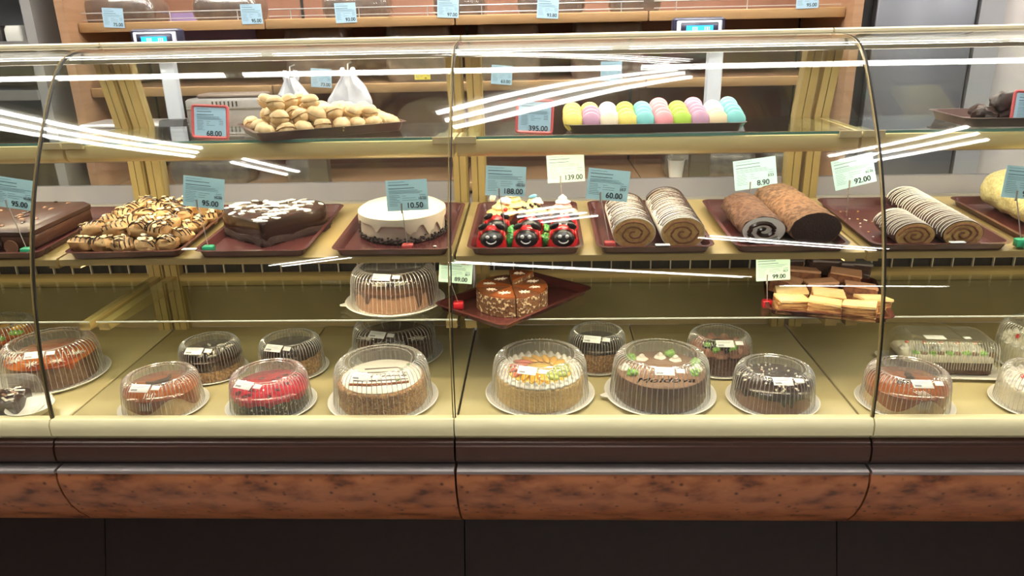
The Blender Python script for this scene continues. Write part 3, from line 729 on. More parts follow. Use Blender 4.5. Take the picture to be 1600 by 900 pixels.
SPD = mat('brown_icing', (.045,.022,.018), .4)
CREAMR = mat('cream_roll_coat', (.80,.76,.69), .5, c2=(.50,.38,.25), lo=.55, hi=.72, scale=16, bump=.3, bscale=120)
roll('roll_cake', 'cream coated roll with fine dark stripes, left of the pair', .222, .232, shz(.232)+.004, .235, .051, CREAMR, SPONGE, SPIRALB, flat=.74, stripes=30, sm_=SPD)
roll('roll_cake', 'cream coated roll with fine dark stripes, right of the pair', .335, .250, shz(.25)+.004, .285, .052, CREAMR, SPONGE, SPIRALB, flat=.75, stripes=38, sm_=SPD)
roll('roll_cake', 'cocoa roll with white cream spiral showing', .530, .250, shz(.25)+.004, .23, .052, COCOA, CREAMB, CHOC, tube=.0055, turns=1.7, flat=.66, lump=.10)
roll('roll_cake', 'large cocoa dusted roll with closed dark end', .640, .268, shz(.268)+.004, .29, .061, COCOAL, DSPONGE, None, rz=R_(3), flat=.66, lump=.10)
ZEB = mat('dark_roll_coat', (.050,.024,.016), .4, bump=.2, bscale=60); ZW = mat('white_icing', (.74,.70,.62), .35)
roll('roll_cake', 'short dark roll with white stripes, left of the striped pair', .865, .160, shz(.16)+.004, .125, .046, ZEB, SPONGE, SPIRALB, stripes=13, sm_=ZW, flat=.66)
roll('roll_cake', 'long dark roll with white stripes, right of the striped pair', .975, .255, shz(.255)+.004, .31, .046, ZEB, SPONGE, SPIRALB, stripes=27, sm_=ZW, flat=.70)
roll('crumb_log', 'log cake coated in yellow crumbs at the right edge', 1.245, .28, shz(.28)+.004, .30, .068, CRUMBP, SPONGE, None, flat=.80, lump=.10, group='log cakes')
for k in range(16):
    o = put('cake_crumb', MB().blob((0,0,0),.003,.0022,.0015,6,4,lump=.4,seed=k), CREAMB if k%2 else TART, None, on_shelf(random.uniform(.795,.86),random.uniform(.16,.40),.0055)); tag(o, 'tiny pale crumb on the bare part of the striped rolls tray', 'crumb', 'crumbs on the tray')
for k,(x,y,l) in enumerate(((-.835,.103,'on the tray rim left of the green block'),(.285,.10,'before the two cream coated rolls'),(.955,.098,'before the long striped roll'))):
    o = put('paper_slip', MB().bbox(-.017,.017,-.006,.006,0,.002,.0005), WPAPER, None, on_shelf(x,y-.0185,.0225), (SA,0,0)); tag(o, 'small white paper slip '+l, 'paper slip', 'paper slips on tray rims')
o = put('paper_slip', MB().bbox(-.025,.025,-.02,.02,0,.0015,.0005), WPAPER, None, on_shelf(-.855,.50,.0025), (SA,0,0)); tag(o, 'white paper slip lying at the back between two trays', 'paper slip', 'paper slips on tray rims')

# ------------------------------------------------------------------ covered cakes
def plate_mesh():
    return MB().lathe([(.80,0),(.90,.0),(.985,.055),(1,.07),(.985,.08),(.90,.045),(.86,.02),(.80,.015),(.001,.015)], 64).mesh('base_plate')
def dome_mesh():
    n = 60; seg = n*4
    pr = [(.885,.03),(.885,.10),(.865,.35),(.845,.60),(.825,.74),(.795,.84),(.745,.915),(.685,.955),(.640,.965),(.615,.945),(.585,.93),(.56,.945),(.54,.95),(.3,.955),(.001,.955)]
    am = [0,.006,.006,.006,.007,.010,.012,.010,.004,0,0,0,0,0,0]
    def rip(k, a, r, z):
        w_ = 1-abs(math.sin(n*a/2))**.7
        return r+am[k]*w_, z+(am[k]*.6*w_ if k in (5,6,7) else 0)
    return MB().lathe(pr, seg, rip, cap=False).mesh('dome', 80)
RIBM = glassy('rib_plastic', (.95,.95,.93), .10, white=.30, power=2, rough=.08)
def ribs_mesh():
    b = MB(); n = 60
    pr = [(.893,.04,.0045),(.890,.12,.0045),(.872,.35,.0048),(.852,.60,.0055),(.833,.74,.008),(.804,.845,.011),(.752,.922,.012),(.690,.962,.010),(.650,.972,.005)]
    for k in range(n):
        a = 2*PI*k/n; c_, s_ = math.cos(a), math.sin(a)
        b.tube([(r*c_,r*s_,z) for r,z,_ in pr], 1, 4, lambda u: pr[min(8,int(round(u*8)))][2])
    return b.mesh('ribs')
def rings_mesh():
    b = MB()
    for r0, z, w_ in ((.635,.968,.009),(.565,.948,.006)):
        b.lathe([(r0-w_,z),(r0,z+w_*.8),(r0+w_,z),(r0,z-w_*.8),(r0-w_,z)], 64, cap=False)
    return b.mesh('top_rings')
RIB, RNG = ribs_mesh(), rings_mesh(); RIB.materials.append(RIBM); RNG.materials.append(RIBM)
PLM, DOM = plate_mesh(), dome_mesh(); PLM.materials.append(WPLATE); DOM.materials.append(PLASTIC)
TABM = MB().add([(-.1,-.97,.06),(.1,-.97,.06),(.03,-1.10,.06),(-.03,-1.10,.06),(-.1,-.97,.08),(.1,-.97,.08),(.03,-1.10,.08),(-.03,-1.10,.08)], [(3,2,1,0),(4,5,6,7),(0,1,5,4),(1,2,6,5),(2,3,7,6),(3,0,4,7)]).mesh('tab')
TABM.materials.append(WPLATE)
def cover(label, x, y, R, H, z=DKZ, rz=0, sticker=-20, tab=None):
    t = thing('cake_container', label, 'cake container', (x,y,z+.0005), (0,0,rz), 'domed cake containers')
    sc = (R,R,H)
    put('base_plate', PLM, None, t, scale=(R,R,R)); d_ = put('dome', DOM, None, t, scale=sc); put('ribs', RIB, None, d_); put('top_rings', RNG, None, d_)
    if tab is not None: put('tab', TABM, None, t, rot=(0,0,tab), scale=(R,R,R))
    a = R_(sticker)-PI/2
    for (dx, w_, h_, nm) in ((-.012,.046,.024,'label_sticker'),(.026,.020,.013,'small_sticker')):
        mtx = Matrix.Rotation(a+PI/2,4,'Z') @ Matrix.Translation((dx,-.735*R,H*.955)) @ Matrix.Rotation(R_(26),4,'X') @ Matrix.Rotation(R_(-4),4,'Z')
        s = put(nm, MB().bbox(-w_/2,w_/2,-h_/2,h_/2,0,.0008,.0002), WPAPER, t); s.matrix_local = mtx
        if nm == 'label_sticker':
            b = MB()
            for k in range(9): b.box(-.019+k*.0017,-.019+k*.0017+.0009,-.0085,-.003,.0008,.0010)
            b.box(-.019,.012,.002,.0026,.0008,.0010); b.box(-.019,.017,.006,.0066,.0008,.0010); put('barcode', b, INK, s)
    return t
def cake(name, label, x, y, z=DKZ, rz=0):
    return thing(name, label, 'cake', (x,y,z), (0,0,rz), 'cakes under clear domes')
def star(r, n=11, seed=0):
    rr = random.Random(seed); v = [(0,0,.0008)]; f = []
    for k in range(2*n):
        a = PI*k/n; q = r*(rr.uniform(.7,1.25) if k%2 else .30); v.append((q*math.cos(a),q*math.sin(a)*.8,.0002))
    for k in range(2*n): f.append((0,1+k,1+(k+1)%(2*n)))
    v2 = [(x,y,z-.0012) for x,y,z in v]; o = len(v)
    f += [(o,o+1+(k+1)%(2*n),o+1+k) for k in range(2*n)]+[(1+k,o+1+k,o+1+(k+1)%(2*n),1+(k+1)%(2*n)) for k in range(2*n)]
    return MB().add(v+v2, f)
def ring_dollops(t, R, n, z, m, r=.010, name='cream_dollop'):
    me = swirl(r, r*1.25, 1.5, 5).mesh(name); me.materials.append(m)
    for k in range(n):
        a = 2*PI*k/n; put(name, me, None, t, (R*math.cos(a),R*math.sin(a),z))
B0 = .0065   # thickness of the plate under a cake
def zc(z=DKZ, R=.11): return z+.0005+.015*R+.0008
# 2: orange glaze with stars
def stars_cake(label, x, y, R, H, topm, sidem, n, z=DKZ, seed=0, name='glazed_cake'):
    t = cake(name, label, x, y, zc(z,R)); put('sponge', disc_cake(R*.78,H,bump=.012,seed=seed), sidem, t)
    put('glaze', glaze(R*.775,H,drips(seed,.004,.006,8),.002), topm, t)
    for k in range(n):
        a = -PI/2+(k-(n-1)/2)*.75; put('cream_star', star(.025,9,k+seed), CREAMB, t, (R*.60*math.cos(a),R*.60*math.sin(a),H+.0052), (0,0,k))
    return t
cover('clear dome over the orange glazed starred cake at left', -1.342,.232,.140,.112, rz=.3, sticker=5)
stars_cake('orange glazed cake with white stars and brown crumb side', -1.342,.232,.140,.066, ORANGE, mat('brown_crumb_side', (.20,.095,.05), .8, c2=(.15,.065,.032), scale=120, bump=.6), 5, name='orange_cake')
# 1: fruit cake far left behind
cover('clear dome at the left picture edge behind the starred cake', -1.60,.385,.125,.105)
t = cake('fruit_cake', 'orange and green topped cake at the left picture edge', -1.60,.385, zc(R=.125)); put('sponge', disc_cake(.098,.06), CHOCM, t); put('glaze', glaze(.097,.06,drips(2,.004,.004),.002), ORANGE, t)
for k in range(7): put('fruit_slice', MB().blob((0,0,0),.022,.014,.008,12,8), PEACH if k%3 else GREENF, t, (.06*math.cos(k*.9),.06*math.sin(k*.9),.064), (0,0,k))
# 4, 15: caramel cakes
def caramel(label, clabel, x, y, R, H, seed, rz=0):
    cover(clabel, x, y, R, H, sticker=3, rz=0)
    t = cake('caramel_cake', label, x, y, zc(R=R), rz)
    put('sponge', disc_cake(R*.80,.055), mat('pale_cream_side', (.66,.50,.28), .6, c2=(.50,.30,.12), lo=.45, hi=.7, scale=25, bump=.3), t)
    put('glaze', glaze(R*.80,.055,lambda a: .026+.014*math.sin(3*a+seed)+.008*math.sin(5*a+seed*2),.0025), CARAM, t)
    for k in range(3): put('chocolate_shard', MB().box(-.02,.02,-.002,.002,-.001,.012), CHOC, t, (.01*k-.01,.012*k-.01,.058), (.2,0,.8*k))
    b = MB()
    for k in range(5): b.tube([(-.012+.006*k,-R*.50,.0585),(-.004+.006*k,-R*.72,.0582),(-.010+.006*k,-R*.815,.050),(-.012+.006*k,-R*.83,.030)], .0011, 5)
    put('glint_threads', b, CREAMB, t)  # pale threads painted in for the glints on a clear strip across the dome
caramel('caramel glazed cake left of the red topped cake', 'clear dome over the left caramel cake', -.952,.058,.108,.092, 1.2)
caramel('caramel glazed cake with creamy wavy foot at right', 'clear dome over the right caramel cake', .885,.062,.112,.097, 2.9)
# 5: dark cake with nuts and cream
cover('clear dome over the dark nut cake behind the left caramel cake', -.908,.255,.096,.098, sticker=2)
t = cake('dark_nut_cake', 'dark glazed cake with cream shavings and nut foot', -.908,.255, zc(R=.096))
put('sponge', disc_cake(.077,.062), CHOCM, t); put('nut_foot', MB().lathe([(.080,0),(.083,.004),(.083,.024),(.080,.028)],48, lambda k,a,r,z:(r*(1+.012*math.sin(a*31)),z+.003*math.sin(a*17))), NUTS, t)
put('glaze', glaze(.079,.062,drips(9,.014,.014),.0025), CHOC, t)
for k in range(12): put('white_shaving', MB().blob((0,0,0),.012,.004,.003,8,5,lump=.4,seed=k), CREAM, t, (random.uniform(-.05,.05),random.uniform(-.06,.03),.067), (0,0,random.uniform(0,3)))
# 6: red jelly
cover('clear dome over the red topped cake', -.678,.062,.112,.097, sticker=-14)
t = cake('red_jelly_cake', 'cake with glossy red jelly top and dark speckled side', -.678,.062, zc(R=.112))
put('sponge', disc_cake(.092,.052,bump=.012), SPECK, t); put('jelly', glaze(.091,.052,drips(3,.010,.010,12),.003), REDJ, t)
for k in range(14): put('dark_berry', MB().blob((0,0,0),.008,.006,.003,10,6), mat('dark_berry', (.10,.006,.012), .2), t, (random.uniform(-.06,.06),random.uniform(-.07,.05),.0555), (0,0,k))
# 7, 11: dark top, nut side
def nutside(label, clabel, x, y, R, H):
    cover(clabel, x, y, R, H, sticker=-6)
    t = cake('nut_sided_cake', label, x, y, zc(R=R)); put('sponge', disc_cake(R*.80,.062,bump=.03), NUTS, t); put('glaze', glaze(R*.795,.064,drips(4,.010,.005,10),.002), CHOC, t)
    for k in range(10): put('chocolate_curl', MB().tube([(-.012,0,0),(0,.003,.004),(.012,0,0)],.0028,6), CHOC, t, (random.uniform(-.04,.04),random.uniform(-.05,.03),.068), (0,0,random.uniform(0,3)))
nutside('dark topped cake with chopped nut side behind the red cake', 'clear dome over the nut sided cake behind the red cake', -.690,.272,.100,.098)
nutside('dark topped cake with chopped nut side behind the lettered cake', 'clear dome over the nut sided cake behind the lettered cake', .155,.302,.092,.104)
# 8: white top nut side
cover('clear dome over the white topped nut cake', -.399,.086,.139,.118, sticker=-8)
t = cake('white_nut_cake', 'white topped cake with nut side and brown feathering', -.399,.086, zc(R=.139))
put('sponge', disc_cake(.110,.062,bump=.02), NUTS, t); put('cream_top', MB().lathe([(.098,.058),(.099,.064),(.095,.066),(.001,.066)],48), CREAMB, t)
for k in range(5): put('brown_feather', MB().tube([(-.07+.005*k,-.055+.022*k,0),(-.02,-.06+.024*k,.001),(.03,-.052+.024*k,0),(.075-.006*k,-.040+.018*k,0)], .0016 if k else .004, 6), CARAM if k == 0 else CHOCM, t, (0,0,.0668))
for k in range(4): put('green_dot', MB().blob((0,0,0),.005,.004,.003,10,6), mat('green_dot', (.16,.26,.05), .4), t, (.045+.012*(k%2),-.03+.03*k,.068))
# 9: dark starred cake behind
cover('clear dome over the dark starred cake behind the white nut cake', -.420,.372,.138,.105, sticker=-8)
stars_cake('dark glazed cake with white stars behind the white nut cake', -.420,.372,.138,.056, mat('dark_red_glaze', (.07,.018,.010), .2, coat=.3), CHOCM, 4, seed=3, name='dark_starred_cake')
# 10: fruit cake
cover('clear dome over the fruit topped cake', -.003,.115,.139,.118, sticker=-10)
t = cake('fruit_cake', 'pale crumb cake with fruit slices and cream border', -.003,.115, zc(R=.139))
put('sponge', disc_cake(.110,.060,bump=.012), NUTSP, t); put('cream_top', MB().lathe([(.104,.056),(.104,.062),(.100,.064),(.001,.064)],48), CREAMB, t)
ring_dollops(t, .095, 30, .062, CREAMB, .0125)
put('jelly', MB().lathe([(.082,.062),(.080,.067),(.001,.068)],40), mat('clear_yellow_jelly', (.70,.48,.10), .15, coat=.4), t)
for k in range(16):
    a = 2*PI*k/16-.3; m_ = PGRAPE if PI*.75 < a < PI*1.25 else (KIWI if (a > 5.0 or a < .1) else PEACH)
    put('fruit_slice', MB().blob((0,0,0),.026,.010,.006,12,8,mtx=Matrix.Rotation(.4,3,'X')), m_, t, (.056*math.cos(a),.056*math.sin(a),.071), (0,0,a+.5))
# 12: lettered chocolate cake
cover('clear dome over the lettered chocolate cake', .300,.113,.140,.118, sticker=2, tab=R_(-80))
t = cake('lettered_chocolate_cake', 'chocolate cake with icing lettering and green and white flowers', .300,.113, zc(R=.14))
put('sponge', MB().lathe([(.110,0),(.112,.004),(.112,.062),(.109,.067)],160, lambda k,a,r,z:(r*(1+.010*math.cos(80*a)),z)), CHOCM, t)
put('cream_top', MB().lathe([(.109,.060),(.110,.067),(.106,.070),(.001,.070)],64), CHOCL, t)
put('lettering', text_mesh('Moldova', .041, shear=.4, bold=.0008), CHOC, t, (-.002,-.082,.0706), (0,0,0), (1,.85,1))
gm = MB().blob((0,0,.006),.013,.011,.010,16,10,lump=.7,seed=3).mesh('green_leaf'); gm.materials.append(GREENF)
wm = swirl(.015,.016,1.6,5).mesh('white_flower'); wm.materials.append(CREAMB)
for k,(x,y) in enumerate(((-.075,-.035),(.078,-.035),(-.070,.055),(.035,.075),(.090,.020))): put('green_leaf', gm, None, t, (x,y,.069), (0,0,k))
for k,(x,y) in enumerate(((-.040,.055),(.008,.065),(.045,.048),(-.090,.0),(.088,-.008))): put('white_flower', wm, None, t, (x,y,.069), (0,0,k))
# 13: flowers cake
cover('clear dome over the rosette cake behind the crumb topped cake', .485,.285,.100,.100, sticker=6)
t = cake('rosette_cake', 'cocoa crumb cake with pinkish rosettes and green leaves', .485,.285, zc(R=.100))
put('sponge', disc_cake(.080,.052,bump=.012), mat('cocoa_crumb_side', (.13,.055,.034), .8, c2=(.09,.035,.02), scale=150, bump=.6), t)
rm = swirl(.019,.018,1.6,6).mesh('rosette'); rm.materials.append(PINKB)
for k in range(11): a = 2*PI*k/11; put('rosette', rm, None, t, (.063*math.cos(a),.063*math.sin(a),.051))
for k in range(5): put('green_leaf', gm, None, t, (.035*math.cos(k*1.3+.3),-.02+.03*math.sin(k*1.3),.055), (0,0,k), (.8,.8,.8))
put('chocolate_top', MB().lathe([(.045,.051),(.043,.058),(.001,.060)],32), CHOC, t)
# 14: dark with crumbs
cover('clear dome over the dark cake with white crumbs', .572,.080,.112,.096, sticker=4)
t = cake('crumb_topped_cake', 'dark dripping cake sprinkled with white crumbs', .572,.080, zc(R=.112))
put('sponge', disc_cake(.089,.056), mat('pinkish_cream_side', (.25,.12,.075), .6, c2=(.20,.09,.055), scale=30), t); put('glaze', glaze(.089,.056,drips(21,.016,.020,14),.003), CHOC, t)
for k in range(60):
    a = random.uniform(0,2*PI); r = .085*math.sqrt(random.random()); put('white_crumb', MB().blob((0,0,0),.0045,.0028,.0022,6,4), CREAM, t, (r*math.cos(a),r*math.sin(a),.0605), (0,0,a))
for k in range(7): put('chocolate_curl', MB().tube([(-.018,0,0),(0,.004,.008),(.018,0,0)],.004,6), CHOC, t, (random.uniform(-.03,.03),random.uniform(-.03,.03),.061), (0,0,random.uniform(0,3)))
# 17, 18: white cakes at right edge
for (x,y,R,H,l) in ((1.205,.055,.110,.094,'white cream cake in the front row at the right edge'),(1.335,.305,.104,.115,'white cream cake in the back row at the right edge')):
    cover('clear dome over the '+l, x, y, R, H)
    t = cake('white_cream_cake', l, x, y, zc(R=R)); put('sponge', disc_cake(R*.80,.055,bump=.02), CREAM, t); ring_dollops(t, R*.68, 18, .053, CREAMB, .013)
    for k in range(5): put('cherry', MB().blob((0,0,0),.007,.007,.006,10,7), CHERRY, t, (R*.4*math.cos(k*1.25),R*.4*math.sin(k*1.25),.060))
# dome cake on the lower glass shelf
cover('clear dome over the dripping chocolate cake on the lower glass shelf', -.394,.300,.135,.108, z=LOZ, sticker=0, tab=R_(-70))
t = cake('dripping_chocolate_cake', 'milk chocolate cake with dark dripping glaze on the lower glass shelf', -.394,.300, zc(LOZ,.135))
put('sponge', disc_cake(.106,.058), mat('toffee_side', (.42,.22,.12), .6, c2=(.36,.18,.095), scale=60, bump=.3), t); put('glaze', glaze(.106,.058,drips(8,.012,.030,12),.003), CHOCM, t)
put('white_chocolate_wave', MB().blob((0,0,0),.045,.012,.006,16,8,lump=.4,seed=2), CREAM, t, (-.005,-.045,.063), (0,0,.1))
put('chocolate_ball', MB().blob((0,0,0),.011,.011,.010,14,9), CHOC, t, (.002,-.058,.068))
# 16: rectangular log under a long dome
t = thing('cake_box', 'long clear ribbed box over the cream log cake', 'cake container', (1.065,.262,DKZ+.0005), (0,0,R_(-4)), 'domed cake containers')
put('base_plate', tray_mesh(.285,.175,.010,.012,.016), WPLATE, t)
b = MB(); n = 60; loops = []
for (k, z, am) in ((1,.011,0),(1,.02,.001),(.985,.06,.0012),(.95,.082,.0016),(.86,.096,.0016),(.74,.100,0),(.70,.098,0)):
    L = rrect(.255*k if k > .8 else .255*k, .150*k, .03, z, 20); loops.append([(x*(1+am*12*math.cos(j*PI/1.5)) if False else x, y+am*math.cos(j*2.1), zz) for j,(x,y,zz) in enumerate(L)])
nn = len(loops[0]); v = [p for l in loops for p in l]; f = []
for k in range(len(loops)-1):
    for j in range(nn): f.append((k*nn+j,k*nn+(j+1)%nn,(k+1)*nn+(j+1)%nn,(k+1)*nn+j))
f.append(tuple((len(loops)-1)*nn+j for j in range(nn)))
put('dome', b.add(v, f), PLASTIC, t)
rb = MB()
for k in range(34):
    x = -.11+.22*k/33; rb.tube([(x,-.075,.03),(x,-.0735,.060),(x,-.069,.086),(x,-.056,.0985)], .0011, 5)
put('ribs', rb, RIBM, t)
for (x, w_, h_, nm) in ((-.035,.05,.026,'label_sticker'),(.045,.018,.014,'small_sticker')): put(nm, MB().bbox(-w_/2,w_/2,-h_/2,h_/2,0,.001,.0002), WPAPER, t, (x,-.03,.1005))
t = cake('cream_log_cake', 'brown sponge log with white cream and green leaves', 1.070,.262, DKZ+.0045, R_(-4))
put('sponge', MB().bbox(-.115,.105,-.052,.052,0,.040,.004), CHOCM, t); put('cream_top', extrude([rrect(.224*k,.108*k,.012,z,4)[::-1] for k,z in ((1,.036),(1.01,.044),(.96,.052),(.86,.055))]), CREAM, t, (-.005,0,0))
for k in range(5):
    put('green_leaf', gm, None, t, (-.085+.042*k,-.040,.050), (0,0,k), (.8,.7,.8)); put('chocolate_stick', MB().bbox(-.008,.008,-.004,.004,-.006,.010,.001), CHOCL, t, (-.066+.042*k,-.044,.052))
    put('cream_dollop', wm, None, t, (-.10+.042*k,-.005,.053)); put('pink_dot', MB().blob((0,0,0),.006,.005,.004,8,6), PGRAPE, t, (-.09+.043*k,.01,.066))
# 3: hinged clear box at the left front
t = thing('hinged_cake_box', 'open clear hinged box at the left front corner', 'cake container', (-1.345,.022,DKZ+.0005), (0,0,R_(6)), None)
put('base_plate', tray_mesh(.20,.13,.016,.012,.02), WPLATE, t)
put('flared_lip', MB().lathe([(.030,.012),(.040,.016),(.052,.030),(.054,.031),(.040,.014),(.030,.010)], 24), WPLATE, t, (.085,-.03,0))
lid = MB(); loops = []
for (k, z) in ((1,.017),(.97,.05),(.90,.075),(.80,.084),(.70,.085)): loops.append([(x,y+.0013*math.cos(j*2.1),zz) for j,(x,y,zz) in enumerate(rrect(.185*k,.118*k,.028,z,16))])
nn = len(loops[0]); v = [p for l in loops for p in l]; f = []
for k in range(len(loops)-1):
    for j in range(nn): f.append((k*nn+j,k*nn+(j+1)%nn,(k+1)*nn+(j+1)%nn,(k+1)*nn+j))
f.append(tuple((len(loops)-1)*nn+j for j in range(nn)))
put('lid', lid.add(v, f), PLASTIC, t); put('label_sticker', MB().bbox(-.035,.035,-.02,.02,0,.001,.0002), WPAPER, t, (-.03,-.015,.087), (.1,0,0))
t = cake('chocolate_torte', 'dark chocolate torte with shavings inside the hinged box', -1.35,.022, DKZ+.006, R_(6))
put('sponge', MB().bbox(-.07,.06,-.042,.042,0,.042,.005), CHOC, t)
for k in range(14): put('chocolate_shaving', MB().bbox(-.012,.012,-.003,.003,-.001,.001,.0005), CHOCL if k%2 else CREAM, t, (random.uniform(-.055,.05),random.uniform(-.04,.04),.045), (random.uniform(-.4,.4),random.uniform(-.4,.4),random.uniform(0,3)))
put('cherry', MB().blob((0,0,0),.008,.008,.007,10,7), CHERRY, t, (-.055,-.047,.020))
# ------------------------------------------------------------------ cut cake on the cornerwise tray
c = onZ(800,462,LOZ+.01)
tray('maroon tray set cornerwise on the lower glass shelf under the cut cake', -.068,.297,.372,.258, R_(50), LOZ+.0006, False, TRAY, .018, 'serving trays')
t = thing('cut_cake', 'cut chocolate cake with white stars and coconut side', 'cake', (-.075,.262,LOZ+.0045))
R0 = .094
for k in range(8):
    a0, a1 = 2*PI*k/8+.15, 2*PI*(k+1)/8+.13; lift = .012 if k == 1 else 0; out_ = .006 if k == 1 else .0006
    mid = (a0+a1)/2; n = 9
    pts = [(0,0)]+[(R0*math.cos(a0+(a1-a0)*q/(n-1)),R0*math.sin(a0+(a1-a0)*q/(n-1))) for q in range(n)]
    v = [(x,y,z) for z in (0,.050) for x,y in pts]; nn = len(pts)
    f = [(j,(j+1)%nn,nn+(j+1)%nn,nn+j) for j in range(nn)]+[tuple(range(nn-1,-1,-1)),tuple(range(nn,2*nn))]
    w_ = put('wedge', MB().add(v, f), COCOFLK, t, (out_*math.cos(mid),out_*math.sin(mid),lift))
    v = [(x*.985,y*.985,z) for z in (.050,.054) for x,y in pts]
    put('glaze', MB().add(v, f), CARAM if k%2 else mat('brown_glaze', (.16,.055,.022), .2, coat=.3), w_)
    put('cream_star', star(.016,8,k), CREAMB, w_, (.062*math.cos(mid),.062*math.sin(mid),.0555))
# layered slices
tray('maroon tray with the layered cake slices overhanging the lower glass shelf', .752,.300,.30,.33, R_(-14), LOZ+.0006, False, TRAY, .018, 'serving trays')
sl_top = extrude([[(x,y,z) for x,y in ((-.036,-.024),(.040,-.026),(.036,.024),(-.038,.022))][::-1] for z in (0,.010)])
def rough_block(m_seed, h):
    L = []
    for k in range(7):
        z = h*k/6; q = rrect(.080,.052,.006,z,5)
        L.append([(x*(1+.10*noise.noise(Vector((x*90,y*90,z*260+m_seed)))),y*(1+.14*noise.noise(Vector((x*90+9,y*90,z*260+m_seed)))),z) for x,y,_ in q][::-1])
    return extrude(L)
rnd = random.Random(5); LAYB = mat('layered_filling', (.26,.10,.035), .6, c2=(.50,.28,.10), lo=.46, hi=.56, scale=30, stretch=(1,1,7), bump=.6)
def slice_(label, lx, ly, z, rz, topm, fillm, group):
    a = R_(-14); x = .752+lx*math.cos(a)-ly*math.sin(a); y = .300+lx*math.sin(a)+ly*math.cos(a)
    t = thing('cake_slice', label, 'cake slice', (x,y,LOZ+.0045+z), (rnd.uniform(-.06,.06),rnd.uniform(-.08,.08),R_(rz*1.5)-.24), group)
    put('filling', rough_block(rnd.random()*9, .034), fillm, t); put('top_layer', sl_top, topm, t, (0,0,.0325), (rnd.uniform(-.06,.06),rnd.uniform(-.06,.06),rnd.uniform(-.15,.15)), (1.02,1.02,.6)); put('bottom_layer', sl_top, topm, t, (0,0,.008), scale=(1,.98,.35))
SLT = mat('cream_sheet', (.78,.62,.34), .5, c2=(.70,.52,.24), scale=30, bump=.15); SLB = mat('tan_sheet', (.52,.31,.20), .5, c2=(.44,.25,.15), scale=30); SLD = mat('dark_sheet', (.22,.21,.22), .2)
for (lx,ly,z,rz,l) in ((-.090,-.125,0,8,'leftmost of the front row'),(-.010,-.130,0,-5,'second of the front row'),(.070,-.135,0,-8,'third of the front row'),(.105,-.080,0,20,'at the right end'),(-.085,-.070,.004,4,'behind the leftmost front slice'),(.0,-.078,.006,-3,'behind the second front slice')):
    slice_('cream topped layered slice, '+l+' of the slice pile' if l == 'at the right end' else 'cream topped layered slice, '+l, lx,ly,z,rz,SLT,LAYB,'cream topped slices')
FB = mat('brown_filling_slice', (.20,.075,.03), .7, c2=(.12,.04,.018), scale=80, bump=.6)
for (lx,ly,z,rz,l) in ((-.095,.0,.010,-12,'leftmost'),(-.01,-.01,.012,6,'in the centre'),(.085,-.015,.010,-4,'rightmost'),(-.05,.055,.022,10,'back left'),(.055,.05,.024,-8,'back right')):
    slice_('tan topped layered slice amid the slice pile, '+l, lx,ly,z,rz,SLB,FB,'tan topped slices')
for (lx,ly,z,rz,l) in ((-.085,.115,.030,0,'leftmost'),(.0,.11,.040,8,'middle'),(.085,.105,.036,-6,'rightmost'),(.03,.115,.075,5,'topmost')):
    slice_('dark glossy slice at the back of the slice pile, '+l, lx,ly,z,rz,SLD,DSPONGE,'dark slices')

# ------------------------------------------------------------------ behind the cases
SHELF1, SHELF2, SHELF3 = 1.352, 1.105, .705
u = thing('wooden_wall_shelf', 'long beech shelving unit with open bays along the back wall', 'shelving unit', (-.32,1.72,FZ))
ux = .32; uz = LIFT
XL, XR = -1.80, 1.16
for x in (XL-.035, XR): put('side_panel', MB().box(x+ux,x+.035+ux,-.34,.28,0,2.05+uz), WOOD, u)
nb = 4; bw = (XR-XL)/nb
for k in range(nb):
    a, b_ = XL+bw*k+ux+.003, XL+bw*(k+1)+ux-.003
    put('back_board', MB().box(a,b_,.25,.27,.3,2.04+uz), WOODB, u)
    for z in (SHELF1, SHELF2, SHELF3):
        s = put('shelf_board', MB().box(a,b_,-.26,.25,z-.03+uz,z+uz), WOOD, u)
        put('edge_band', MB().bbox(a,b_,-.272,-.26,z-.034+uz,z+.002+uz,.002), WOODE, s)
    put('lower_front', MB().box(a,b_,-.24,-.22,.02,SHELF3-.05+uz), mat('pale_front', (.45,.40,.38), .4), u)
put('base', MB().box(XL+ux,XR+ux,-.20,.25,0,.3), WOODB, u)
for k in range(nb+1):
    put('gap_strip', MB().box(XL+bw*k+ux-.006,XL+bw*k+ux+.006,.244,.251,.3,2.04+uz), BLACKM, u)
    if 0 < k < nb: put('divider', MB().box(XL+bw*k+ux-.015,XL+bw*k+ux+.015,-.2,.25,SHELF3-.28+uz,SHELF3-.031+uz), WOOD, u)
for z, y in ((SHELF1+.035,1.455),):
    for k in range(nb):
        a, b_ = XL+bw*k+.02, XL+bw*(k+1)-.02
        t = thing('wire_guard', 'wire guard rail on the upper beech shelf, bay '+['one from left','two from left','three from left','four from left'][k], 'guard rail', (a,y,SHELF1+.002), group='wire guard rails')
        put('rail', MB().tube([(0,0,.035),(b_-a,0,.035)],.0025,6), STEEL, t); put('rail', MB().tube([(0,0,.010),(b_-a,0,.010)],.0018,6), STEEL, t)
        for q in range(3): x = (b_-a)*(.12+.38*q); put('upright', MB().tube([(x,0,0),(x,0,.035)],.002,6), STEEL, t)
